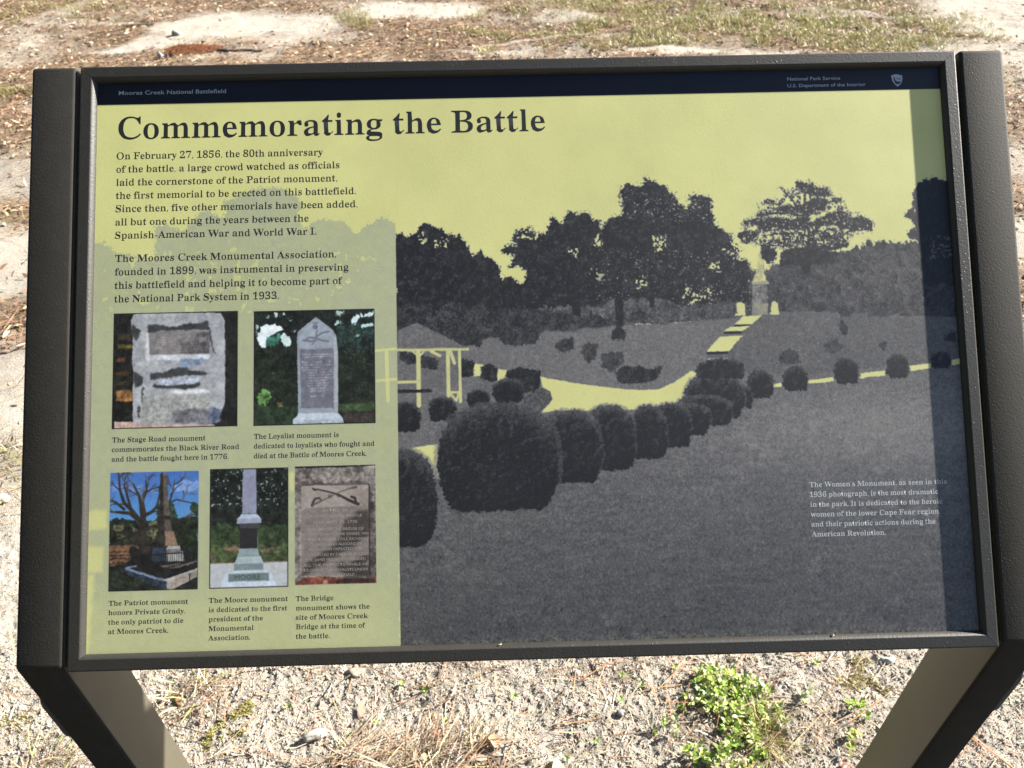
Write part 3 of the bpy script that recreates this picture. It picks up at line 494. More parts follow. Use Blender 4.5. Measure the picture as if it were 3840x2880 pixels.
for k in range(7):
    y = 430 + k * 32; C(frac(b, "28,%.1f 76,%.1f 76,%.1f 28,%.1f" % ((y - 110) / 15.0, (y - 122) / 15.0, (y - 112) / 15.0, (y - 100) / 15.0)), (150, 138, 134), 0.1, 0.9, 0.3, 0, b, op=0.35)
C(M("71.7,287.1 74.6,289.6 75.4,317.4 71.8,318.1"), (214, 214, 220), 0.5, 0.4, 0.1, 1, b, op=0.8)
C(M("72.9,312.8 138.2,313.1 138.2,318.0 111.7,319.8 87.5,317.7 73.0,318.9"), (196, 198, 206), 0.8, 0.5, 0.1, 1, b)
C(M("106.0,318.1 131.8,317.1 131.0,323.5 108.5,326.3"), (112, 130, 160), 1.2, 0.8, 0.2, 1, b, op=0.8)
C(M("82.9,339.5 103.8,336.7 127.9,335.7 128.0,342.2 103.9,344.0 83.0,344.3"), (178, 184, 204), 0.8, 0.5, 0.2, 1, b)
C(M("93.5,350.2 130.4,348.7 138.5,350.5 138.5,353.7 104.0,353.7"), (214, 216, 222), 0.8, 0.5, 0.06, 2, b)
# 2: pointed pale slab among dark trees
b = PH['loyalist'] = rect("185.0,268.5 311.1,269.4 311.3,388.9 185.2,388.9")
C(rp(b), (22, 27, 24), tex=0.5, grain=0.06)
C(M("185.1,306.9 230.4,306.3 272.5,308.9 312.2,309.8 311.6,370.0 185.3,367.0"), (24, 30, 22), 3, 2, 0.5, 3, b, 0.06)
C(M("271.8,279.3 311.6,288.5 311.3,314.7 271.7,312.1"), (34, 52, 46), 4, 2, 0.5, 2, b, 0.05, 0.8)
for s, c in (("189.1,292.2 194.0,284.1 202.9,281.9 212.6,284.6 215.0,289.5 209.4,291.1 205.3,294.2 198.9,299.8 197.3,308.8 193.2,307.1 189.1,298.8", (226, 236, 240)), ("213.0,298.5 217.5,290.4 220.7,294.6 223.9,297.1 224.7,304.5 219.1,306.8 214.2,302.6", (206, 226, 226)), ("206.5,269.6 211.0,269.3 211.0,274.7 207.7,273.8", (190, 214, 214)), ("213.4,269.8 218.3,269.9 218.3,274.0 214.2,273.9", (190, 214, 214)), ("287.3,278.0 293.8,274.9 303.6,272.7 310.9,271.2 310.5,276.1 295.4,276.6 292.9,284.8 287.2,283.8", (200, 222, 226)), ("297.0,286.5 310.0,284.3 310.0,288.4 298.6,289.8", (186, 216, 212)), ("267.8,282.5 276.7,278.6 275.9,281.9 268.6,287.5", (176, 206, 200)), ("185.9,281.5 189.1,282.4 188.3,288.9 185.9,290.5", (150, 180, 176)), ("269.5,271.1 280.8,270.5 279.2,274.6 270.2,274.4", (160, 186, 182)), ("219.1,276.5 227.2,277.5 225.6,279.9 219.9,279.0", (150, 176, 172)), ("291.2,294.6 295.3,295.5 293.6,300.4 291.2,298.7", (150, 186, 180)), ("223.9,288.1 229.6,289.1 228.8,291.5 223.9,290.6", (160, 190, 190)), ("197.2,273.5 202.0,273.6 201.2,276.9 198.0,276.8", (150, 176, 172))):
    C(M(s), c, 1.6, 1.6, 0.06, 0, b)
C(M("198.8,298.2 209.4,294.3 214.2,288.7 213.4,300.2 207.8,307.4 198.9,307.2"), (44, 92, 78), 2, 1.6, 0.4, 0, b)
C(M("185.3,366.2 231.1,370.5 231.1,377.7 227.1,384.1 225.5,389.8 185.4,388.9"), (34, 48, 32), 2, 1, 0.35, 2, b)
C(M("273.0,368.2 311.6,367.5 311.5,376.4 272.9,377.1"), (52, 68, 42), 1.5, 1, 0.3, 2, b); C(M("272.9,378.7 311.5,377.2 311.4,389.3 277.7,388.5"), (52, 44, 40), 2, 1, 0.3, 2, b)
C(M("187.7,357.3 191.7,352.6 196.5,350.2 201.0,352.8 202.2,360.9 199.0,367.3 188.5,365.4"), (84, 124, 66), 1.5, 1.6, 0.4, 0, b); C(M("209.4,365.9 215.9,365.3 215.9,370.1 210.2,370.0"), (88, 84, 48), 1.5, 1, 0.3, 1, b)
C(M("249.9,276.0 267.7,289.9 270.9,295.7 272.9,313.8 272.8,373.9 272.5,378.7 231.1,377.7 230.4,335.6 229.8,296.4 230.4,291.5"), (142, 150, 162), 0.2, 0.2, 0.06, 0, b)
C(M("249.9,278.0 266.1,290.7 268.5,297.3 268.5,307.2 232.0,307.9 232.0,294.9"), (150, 158, 170), 0.4, 0.3, 0.05, 1, b)
C(M("268.5,297.3 271.3,297.4 273.1,320.3 272.8,377.1 268.9,377.0"), (160, 166, 172), 0.2, 0.2, 0.06, 0, b)
C(M("232.8,310.4 266.8,309.2 268.4,310.4 268.3,372.6 234.3,371.8"), (108, 108, 120), 0.2, 0.2, 0.08, 0, b)
for k in range(17):
    y = 650 + k * 34; hw = (200 if k < 10 else 200 - (k - 9) * 22) if k < 14 else 90
    if k in (2, 15): continue
    C(frac(b, "%.2f,%.2f %.2f,%.2f %.2f,%.2f %.2f,%.2f" % ((900 - hw - 80) / 15.6, (y - 80) / 14.8, (900 + hw - 80) / 15.6, (y - 84) / 14.8, (900 + hw - 80) / 15.6, (y - 70) / 14.8, (900 - hw - 80) / 15.6, (y - 66) / 14.8)), (150, 150, 160), 0.0, 0.9, 0.3, 0, b, op=0.6)
for pts, wd in (("249.8,301.0 250.3,293.6 251.1,290.4", 1.6), ("250.3,296.9 256.4,293.0 262.9,291.9", 2.0), ("250.3,298.6 256.3,301.1 262.8,302.1", 2.0), ("249.9,298.5 243.4,297.6 239.3,299.9", 2.0), ("249.8,301.0 243.4,301.7 236.1,300.7", 2.0), ("249.0,301.8 245.8,305.0", 1.4)): S(M(pts), wd, (104, 110, 122), b)
C(ell(*M("249.1,286.9")[0], 3.0, 2.6), (100, 106, 120), 0.4, 0.4, 0.1, 0, b); C(ell(*M("249.1,282.5")[0], 2.8, 1.6), (112, 118, 132), 0.4, 0.4, 0.1, 0, b)
C(M("231.1,377.3 272.5,377.5 275.7,381.2 277.3,383.7 278.1,388.1 225.9,388.9 225.9,383.2 229.5,380.9"), (186, 196, 210), 0.3, 0.3, 0.05, 0, b); C(M("225.9,384.0 277.7,384.5 278.1,388.5 225.9,388.9"), (166, 180, 190), 0.4, 0.4, 0.10, 0, b)
# 3: brown obelisk behind a low fence, bare tree, blue sky
b = PH['patriot'] = rect("37.2,434.3 128.6,434.4 127.8,555.0 37.2,554.9")
C(rp(b), (62, 104, 178), 0, 0, 0.04)
C(frac(b, "0,60 100,60 100,100 0,100"), (30, 30, 28), 0, 0, 0.4, 0, b)
wB, mB = pmask(rp(b)); gy = np.clip((wB.Y - b[1]) / (b[3] - b[1]) / 0.42, 0, 1) + 0 * wB.X; put(wB, mB * gy * 0.75 * (wB.Y < b[1] + 0.6 * (b[3] - b[1])), (96, 156, 206), 0.03, b)
C(M("37.5,446.9 64.0,449.2 88.8,453.9 88.1,458.0 55.8,455.6 37.6,452.7"), (112, 140, 196), 3, 2, 0.1, 5, b, op=0.7); C(M("101.2,446.0 128.5,445.0 128.6,454.1 105.4,454.3"), (136, 162, 214), 3, 2, 0.1, 5, b, op=0.75)
C(M("37.3,483.1 43.0,479.9 50.5,483.4 66.2,485.4 84.3,483.4 89.2,479.4 99.9,479.7 105.7,484.8 128.8,480.4 129.1,518.0 37.1,515.7"), (34, 38, 30), 3, 2, 0.5, 0, b, 0.06)
C(M("84.9,469.5 89.0,466.3 99.7,462.4 105.5,466.7 107.4,484.8 85.9,484.3"), (40, 56, 44), 3, 2, 0.4, 0, b); C(M("120.4,470.4 124.5,466.3 128.7,466.4 128.8,485.3 121.3,473.7"), (30, 46, 34), 2, 1.6, 0.4, 0, b)
C(M("109.9,484.9 128.8,483.7 129.2,524.5 108.6,522.4"), (26, 34, 22), 3, 2, 0.5, 0, b)
for s in ("41.5,488.1 52.2,486.7 51.7,506.3 43.4,499.6", "58.8,486.9 67.9,492.0 68.1,500.2 63.1,496.8", "76.0,484.0 86.0,487.5 84.6,505.5 76.3,500.4"): C(M(s), (112, 108, 80), 2, 1.8, 0.5, 0, b, op=0.55)
C(M("37.0,508.8 67.4,509.5 67.4,513.2 59.5,529.3 37.4,529.5"), (116, 86, 64), 1.2, 1, 0.2, 1, b)
for y in (1075, 1120, 1160, 1215): C(frac(b, "0,%.1f 33,%.1f 33,%.1f 0,%.1f" % tuple((v - 95) / 14.7 for v in (y, y - 10, y + 14, y + 20))), (56, 38, 30), 1.5, 1, 0.3, 0, b, op=0.85)
C(M("59.2,511.4 106.0,510.1 129.2,521.3 129.4,550.5 37.2,554.9 36.7,531.1 52.9,527.5 59.4,522.8"), (24, 23, 24), 2, 1.4, 0.5, 1, b, 0.05)
C(M("36.7,531.9 53.0,530.7 96.6,548.0 96.7,556.4 37.2,554.9"), (26, 30, 24), 1.5, 1.4, 0.5, 1, b, 0.05)
rb = np.random.default_rng(5)
def branch(p, ang, L, wd, depth):
    pts = [np.array(p)]; a = ang
    for k in range(4):
        a += rb.normal(0, 0.22); pts.append(pts[-1] + np.array([math.cos(a), -math.sin(a)]) * L / 4)
    S(np.array(pts), np.linspace(wd, wd * 0.6, 5), (44, 38, 34) if rb.random() < 0.7 else (96, 84, 74), b, 0.7)
    if depth > 0:
        for k in range(3 if depth > 1 else 2):
            q = pts[2 + min(2, k)]; branch(q, a + rb.uniform(-0.95, 0.95), L * rb.uniform(0.5, 0.8), wd * 0.55, depth - 1)
for s, wd in (("74.8,513.4 73.0,503.6 71.2,493.7 67.8,483.8 59.4,472.9 51.8,465.4 47.5,452.9 45.5,434.7", (11, 8, 6.5, 5, 4, 3.4, 2.4, 1.2)), ("72.1,494.6 71.0,479.0 69.2,467.4 67.4,459.2 60.6,445.8", (6, 5, 4, 3, 1.4)), ("72.0,488.8 72.7,477.4 70.8,464.2 74.8,453.6 73.8,442.8", (5, 4, 3, 2, 1)), ("67.8,483.8 57.8,476.2 47.9,475.1 38.0,474.1", (4.5, 3.6, 3, 1.6)), ("70.6,502.7 64.7,498.5 56.5,496.6 46.6,495.6", (6, 5, 4, 2)), ("72.7,479.0 80.9,475.1 85.7,469.5 88.1,458.0", (4, 3.2, 2.4, 1.4)), ("59.4,472.9 55.0,458.9 51.5,446.4", (3, 2.2, 1.2)), ("72.9,494.6 81.1,489.9 87.7,489.2", (4, 3, 1.6)), ("51.9,471.9 42.7,464.3 37.8,463.4", (3, 2, 1)), ("97.3,469.8 102.1,454.3 103.6,442.7", (2, 1.4, 0.8)), ("98.9,466.5 105.5,463.4 121.2,467.1", (1.6, 1.4, 0.8)), ("99.6,458.3 105.3,451.0 111.1,447.1", (1.4, 1, 0.7)), ("108.2,484.0 118.1,480.2 127.9,477.9", (1.6, 1.2, 0.8))):
    S(M(s), wd, (46, 40, 36), b, 0.7, 0.2)
for s, ang in (("45.7,442.1", 1.4), ("47.5,452.9", 2.3), ("51.6,450.5", 1.3), ("60.6,447.5", 2.0), ("67.4,460.8", 2.4), ("69.2,465.8", 1.0), ("73.9,449.4", 1.2), ("74.8,455.2", 0.7), ("70.8,464.2", 1.6), ("42.1,474.6", 2.7), ("41.1,464.3", 2.6), ("84.1,472.7", 0.9), ("88.1,461.3", 1.5), ("55.9,460.5", 1.9), ("102.1,454.3", 1.9), ("103.7,447.7", 0.8), ("110.5,465.2", 1.0), ("51.0,467.0", 2.8), ("80.9,475.9", 0.5), ("114.0,481.7", 0.6)):
    branch(M(s)[0], ang, 11, 1.3, 2)
C(M("88.6,436.6 91.5,434.8 92.0,443.3 93.3,479.5 94.5,510.6 84.7,510.4 86.2,500.6 88.4,479.4 88.1,451.4"), (40, 36, 34), 0.3, 0.3, 0.3, 0, b)
C(M("91.5,434.8 94.4,435.7 95.3,443.4 97.2,458.3 98.7,479.7 92.9,479.5 92.0,451.5"), (92, 83, 76), 0.2, 0.3, 0.2, 0, b); C(M("91.5,434.8 94.4,435.7 96.3,451.6 92.0,452.4"), (104, 92, 80), 0.3, 0.3, 0.25, 1, b, op=0.6)
C(M("85.9,479.3 100.7,479.7 101.6,483.8 85.9,484.3"), (38, 32, 30), 1, 0.8, 0.3, 0, b)
C(M("93.4,483.6 100.0,483.8 101.3,495.3 93.9,495.1"), (84, 73, 66), 0.3, 0.3, 0.2, 0, b); C(M("93.9,495.3 103.4,495.5 105.1,501.1 107.7,509.3 94.7,510.6"), (126, 104, 86), 0.3, 0.3, 0.12, 0, b)
C(M("95.9,511.9 97.0,510.3 109.7,510.2 110.6,515.9 113.5,516.8 114.4,525.8 97.2,526.6 96.3,518.0"), (148, 148, 146), 0.3, 0.4, 0.16, 0, b); C(M("95.9,513.9 110.2,513.5 110.2,516.7 96.3,518.0"), (110, 110, 108), 0.3, 0.4, 0.16, 0, b)
C(M("81.4,511.1 95.4,511.5 96.4,525.3 80.8,526.6"), (44, 52, 68), 0.6, 0.6, 0.2, 0, b)
C(M("89.0,530.0 114.4,528.2 127.6,524.5 128.0,526.9 106.3,533.7 89.9,532.5"), (104, 96, 92), 0.6, 0.6, 0.3, 0, b)
for k in range(26):
    x = 430 + k * 28; yb = 1300 + (k - 12) * 4 if x < 800 else 1310 - (x - 800) * 0.28; x = (x - 66) / 11.05; yb = (yb - 95) / 14.7; C(frac(b, "%.2f,%.2f %.2f,%.2f %.2f,%.2f %.2f,%.2f" % (x, yb - 13, x + 0.55, yb - 13, x + 0.55, yb, x, yb)), (20, 20, 22), 0.05, 0.1, 0.1, 0, b)
S(M("67.5,519.7 96.3,518.4 127.5,517.2"), 1.0, (22, 22, 24), b); S(M("67.7,530.3 96.4,532.6 127.6,525.3"), 0.9, (22, 22, 24), b)
C(M("53.4,531.5 64.4,528.6 66.1,530.2 59.5,532.5 75.2,537.8 94.9,543.9 96.6,547.2 73.6,540.2 55.5,534.0"), (108, 122, 148), 0.4, 0.5, 0.2, 0, b); C(M("53.8,534.0 96.6,548.0 96.7,555.3 54.7,538.1"), (40, 48, 62), 0.6, 0.6, 0.3, 0, b)
C(M("92.9,544.7 114.6,538.0 127.8,533.4 127.9,542.4 119.6,546.2 103.3,554.3 96.7,554.5 96.2,547.2"), (150, 140, 132), 0.4, 0.5, 0.14, 0, b); C(M("92.9,544.7 114.6,537.8 127.8,533.4 127.8,535.1 97.4,546.8"), (168, 164, 162), 0.2, 0.2, 0.08, 0, b); C(M("119.3,538.9 120.5,538.5 120.6,547.8 119.6,547.8"), (40, 36, 34), 0.1, 0.2, 0, 0, b)
# 4: pale column on a stepped base
b = PH['moore'] = rect("140.7,433.5 220.8,433.6 219.8,554.3 140.2,554.5")
C(rp(b), (22, 26, 23), 0, 0, 0.6, 0, None, 0.07)
wB, mB = pmask(rp(b)); put(wB, mB * np.clip((NF[wB.sl] - 0.72) * 6, 0, 1) * (wB.Y < b[1] + (b[3] - b[1]) * 0.32), (150, 168, 170), 0, b)
C(M("139.7,490.5 220.6,490.9 220.6,517.1 139.9,515.0"), (44, 58, 36), 3, 2, 0.35, 4, b); C(M("139.8,510.1 220.6,510.6 220.6,530.9 140.0,530.5"), (58, 68, 42), 2, 1.5, 0.4, 2, b)
C(M("153.9,513.0 171.2,513.4 170.3,516.2 155.5,516.7"), (118, 92, 80), 1.2, 1, 0.2, 1, b); C(M("191.8,516.4 207.4,515.1 206.6,518.8 192.6,519.6"), (112, 90, 78), 1.2, 1, 0.2, 1, b); C(M("140.7,520.8 146.5,520.9 144.9,524.9 140.8,524.8"), (104, 84, 74), 1.2, 1, 0.2, 1, b)
C(M("140.0,529.5 165.5,529.4 195.1,529.3 220.6,529.0 220.6,557.7 140.2,555.6"), (176, 180, 184), 0.3, 0.3, 0.04, 0, b); C(M("140.0,529.0 220.6,528.7 220.6,529.6 140.0,529.9"), (132, 100, 92), 0.3, 0.3, 0.1, 0, b)
for s, c in (("174.1,432.9 187.6,433.2 188.2,479.6 173.1,479.6", (136, 140, 162)), ("172.5,480.0 188.4,480.1 192.5,484.3 168.1,484.7", (172, 186, 206)), ("168.0,484.4 192.9,484.3 193.1,489.6 167.6,489.6", (146, 154, 172)), ("169.4,489.8 191.3,489.9 189.2,495.1 171.5,494.8", (60, 58, 66)), ("171.6,494.6 189.2,494.7 188.6,515.1 171.0,514.9", (34, 31, 36)), ("170.7,515.0 189.3,515.0 191.1,522.5 168.7,522.8", (134, 150, 156)), ("189.2,494.7 190.1,515.0 188.9,515.1", (120, 130, 140)), ("168.6,523.1 192.6,522.9 195.3,530.4 165.1,530.2", (160, 174, 180)), ("165.1,530.3 195.3,530.4 195.1,536.8 164.9,537.1", (118, 132, 138)), ("164.3,537.2 196.8,536.8 201.7,540.2 159.0,540.1", (184, 196, 208)), ("155.3,540.2 203.3,539.8 209.1,553.4 150.9,554.3", (190, 202, 218)), ("159.6,540.3 200.9,540.0 201.0,548.1 159.3,548.3", (104, 120, 122))):
    C(M(s), c, 0.2, 0.25, 0.05, 0, b)
# 5: red-brown carved tablet
b = PH['bridge'] = rect("228.0,432.7 311.4,432.5 310.7,553.2 227.2,553.3")
C(rp(b), (130, 122, 118), 0, 0, 0.24, 0, None, 0.05)
wB, mB = pmask(rp(b)); put(wB, mB * np.clip(N1[wB.sl] * 2.4 - 0.5, 0, 1) * 0.8, (76, 68, 66), 0.2, b)
C(M("227.3,431.7 312.3,432.1 312.2,433.8 251.4,434.4 228.0,434.7"), (26, 24, 28), 0.8, 0.6, 0.3, 0, b)
C(M("234.8,450.1 254.7,449.8 276.3,450.3 286.3,448.1 304.6,451.0 309.4,473.4 311.2,506.3 310.8,547.1 303.7,546.9 304.6,451.8 234.8,451.9"), (70, 62, 62), 1.2, 0.9, 0.3, 1, b, op=0.8)
C(M("234.4,451.9 304.2,452.0 303.9,546.1 232.9,545.9"), (150, 140, 134), 0.15, 0.2, 0.06, 0, b)
C(M("276.3,452.9 304.2,452.3 304.0,475.7 292.7,475.5"), (138, 126, 120), 1, 1, 0.1, 4, b, op=0.7)
C(M("238.4,475.3 301.9,474.2 302.9,545.2 233.8,544.4 234.4,479.8"), (122, 113, 108), 0.15, 0.2, 0.08, 0, b)
C(M("304.0,478.2 303.8,502.8 284.1,518.7 259.3,531.1 239.5,544.4 233.8,544.3 239.5,532.2 259.4,519.7 276.0,505.4 279.4,489.1 292.7,479.6"), (56, 51, 50), 2.2, 1.4, 0.2, 3, b, op=0.88); C(M("270.9,532.2 292.3,530.3 304.1,522.5 303.9,546.1 275.7,546.2"), (44, 40, 40), 2, 1.4, 0.2, 3, b, op=0.8)
C(M("234.8,451.3 304.2,451.8 304.2,452.8 234.8,452.4"), (70, 60, 58), 0.1, 0.2, 0, 0, b); C(M("303.7,452.2 305.2,452.2 304.6,545.3 303.2,545.2"), (44, 38, 38), 0.2, 0.2, 0.1, 0, b)
C(M("227.2,550.6 234.6,547.5 259.3,545.7 283.9,548.0 310.8,547.1 310.7,553.5 227.2,553.8"), (118, 62, 50), 1.2, 1.2, 0.3, 0, b); C(M("269.1,550.0 283.9,547.2 310.8,548.7 310.7,553.5 270.7,553.3"), (38, 28, 26), 1.2, 1.2, 0.3, 1, b, op=0.85); C(ell(*M("258.8,551.4")[0], 2.6, 2.8), (176, 132, 112), 0.3, 0.4, 0.1, 0, b)
for pts, wd, c in (("246.4,454.5 249.7,454.2 259.7,455.7 271.3,459.3 281.2,464.5 291.9,471.3", (4, 4.5, 4.5, 4.5, 4.5, 3), (160, 148, 142)), ("246.0,455.3 248.0,456.9 251.3,456.5 263.0,459.5 272.9,462.6 282.8,468.2 292.8,472.6", (1.6, 2.2, 1.4, 1.6, 2.0, 3, 3.2), (46, 38, 38)), ("245.5,472.8 246.7,468.6 248.8,466.0 253.0,465.4 255.0,468.4", (3, 2.2, 2.2, 1.8, 1), (54, 46, 46)), ("246.3,472.3 259.6,466.4 272.9,460.1 286.2,455.9 291.2,455.2", (2.2, 1, 1, 1.2, 2), (84, 74, 70)), ("285.8,465.0 289.5,466.3 290.7,470.5", (2.4, 2.6, 2.2), (44, 36, 36)), ("287.1,456.3 291.2,454.5", (1.4, 1.2), (70, 60, 58)), ("262.1,462.3 262.9,465.7 264.6,462.4 265.4,464.9", (0.9, 1.2, 0.8, 1.2), (70, 60, 58)), ("271.2,463.4 272.9,464.3 275.4,464.7", (1.4, 1.2, 1.4), (70, 60, 58))):
    S(M(pts), wd, c, b)
for k, nm in enumerate(('stage', 'loyalist', 'moore')):                # keylines
    b = PH[nm]; q = rp(b); q = np.vstack([q, q[:1]])
    S(q, 0.75, (14, 14, 18), None, 0.5)
for nm in PH:                                                             # the small pictures are a little soft in print
    b = PH[nm]; w = Win(rp(b), -0.5); A[w.sl] = 0.45 * A[w.sl] + 0.55 * blur(A[w.sl], 1)
dirt = np.clip((np.exp(-(616.5 - Y) / 2.2)[:, None] * (Y < 617)[:, None] * 1.2 + np.exp(-(X - 15.5) / 1.6)[None, :] * 0.5) * np.clip(NF * 1.6 - 0.1, 0, 1), 0, 0.22)[:, :, None]
A = A * (1 - dirt) + np.array([0.74, 0.72, 0.50], np.float32)[None, None] * dirt
# fine scratches worn into the sheet; pale specks paint sun sparkle into the colour
for k in range(420):
    x, y = RG.uniform(20, 920), RG.uniform(50, 612); a = RG.uniform(0, 6.28); L = RG.choice([0.3, 0.5, 0.8, 2.5], p=[.4, .3, .2, .1])
    w, m = smask(np.array([[x, y], [x + L * math.cos(a), y + L * math.sin(a)]]), 0.3, 0.5); A[w.sl] = A[w.sl] * (1 - 0.55 * m[:, :, None]) + np.array([0.88, 0.88, 0.74], np.float32) * 0.55 * m[:, :, None]
for s in ("652.5,389.1 664.3,397.5 678.1,406.9 692.0,411.3", "671.7,412.8 691.7,417.3 711.6,424.8 725.2,435.2", "679.7,416.0 703.5,424.6 722.9,441.1", "769.8,307.1 774.0,313.0", "185.9,311.8 229.6,325.0", "274.9,311.4 310.4,324.5", "274.1,317.9 311.2,328.6"):
    q = M(s); w, m = smask(q, 0.35, 0.5); m = m * np.clip(NF[w.sl] * 2 + 0.4, 0, 1) * 0.4; A[w.sl] = A[w.sl] * (1 - m[:, :, None]) + np.array([0.80, 0.80, 0.66], np.float32) * m[:, :, None]
dr = np.zeros((CH, CW), np.float32)
for k in range(26):
    x, y, L = RG.uniform(20, 920), RG.uniform(45, 420), RG.uniform(30, 160); q = np.array([[x, y], [x + RG.normal(0, 1.5), y + L * 0.5], [x + RG.normal(0, 2.5), y + L]]); w, m = smask(q, (0.8, 1.4, 0.3), 1.2); dr[w.sl] = np.maximum(dr[w.sl], m * RG.uniform(0.015, 0.05))
haze = np.clip(0.012 + 0.022 * vnoise(CH, CW, 60 * SPX, 61, 3) + dr, 0, 0.08)[:, :, None]
A = A * (1 - haze) + np.array([0.80, 0.80, 0.74], np.float32)[None, None] * haze
A = np.clip(A, 0.0, 1.0)
# ---------------------------------------------------------------- the print as a picture held in memory, laid on the sheet
img = bpy.data.images.new('panel_print', CW, CH, alpha=False); buf = np.ones((CH, CW, 4), np.float32); buf[:, :, :3] = A[::-1]
img.pixels.foreach_set(buf.ravel()); img.pack()
q = NT('panel_print'); uvn = q.n('UVMap'); tx = q.n('TexImage', image=img, interpolation='Cubic', extension='EXTEND'); q.l(uvn.outputs[0], tx.inputs[0]); q.base(tx.outputs[0])
PRINTB = q.bump(q.noise(620, 4, 0.7), 0.00017, 0.7)
PRINT = q.set(0.50, 0.5, PRINTB)
def sheet(name, x0, y0, x1, y1, lift, nxs=1):
    V = [slope(x, y, -DEP + lift) for x, y in ((x0, y0), (x1, y0), (x1, y1), (x0, y1))]
    me = bpy.data.meshes.new(name); me.from_pydata(V, [], [(3, 2, 1, 0)]); uv = me.uv_layers.new(name='UVMap')
    for lp in me.loops:
        x, y = ((x0, y0), (x1, y0), (x1, y1), (x0, y1))[lp.vertex_index]; uv.data[lp.index].uv = ((x - SX0) / (SX1 - SX0), 1 - (y - SY0) / (SY1 - SY0))
    return me
panel = link('printed_panel', sheet('printed_panel', SX0, SY0, SX1, SY1, 0), PRINT, sign)
panel['label'] = 'yellow sheet printed with a grey park picture, texts and photographs'
for nm, lb in (('stage', 'colour photograph of a rough pale boulder with a bronze plate'), ('loyalist', 'colour photograph of a pointed grey stone slab among dark trees'), ('patriot', 'colour photograph of a brown obelisk, bare tree and blue sky'), ('moore', 'colour photograph of a pale column on a stepped base'), ('bridge', 'colour photograph of a brown carved tablet with crossed sabres')):
    b = PH[nm]; e = 0.4; o = link('printed_photograph', sheet('printed_photograph', b[0] - e, b[1] - e, b[2] + e, b[3] + e, 0.02), PRINT, panel); o['label'] = lb
def inkmat(name, c, rough=0.42):
    q = NT(name); q.base(q.mix(q.ramp(q.noise(700, 3, 0.7), (0.35, 0.0), (0.75, 0.6)), c, tuple(v * 1.5 + 0.012 for v in c))); return q.set(rough, 0.5, q.bump(q.noise(520, 3, 0.65), 0.00022, 0.7))
INK = inkmat('black_ink', (0.013, 0.013, 0.015)); WHITEINK = inkmat('white_ink', (0.40, 0.42, 0.44)); HEADINK = inkmat('header_ink', (0.33, 0.37, 0.43)); CARVE = inkmat('carving_ink', (0.29, 0.262, 0.238)); MOOREINK = inkmat('moore_ink', (0.05, 0.06, 0.06))
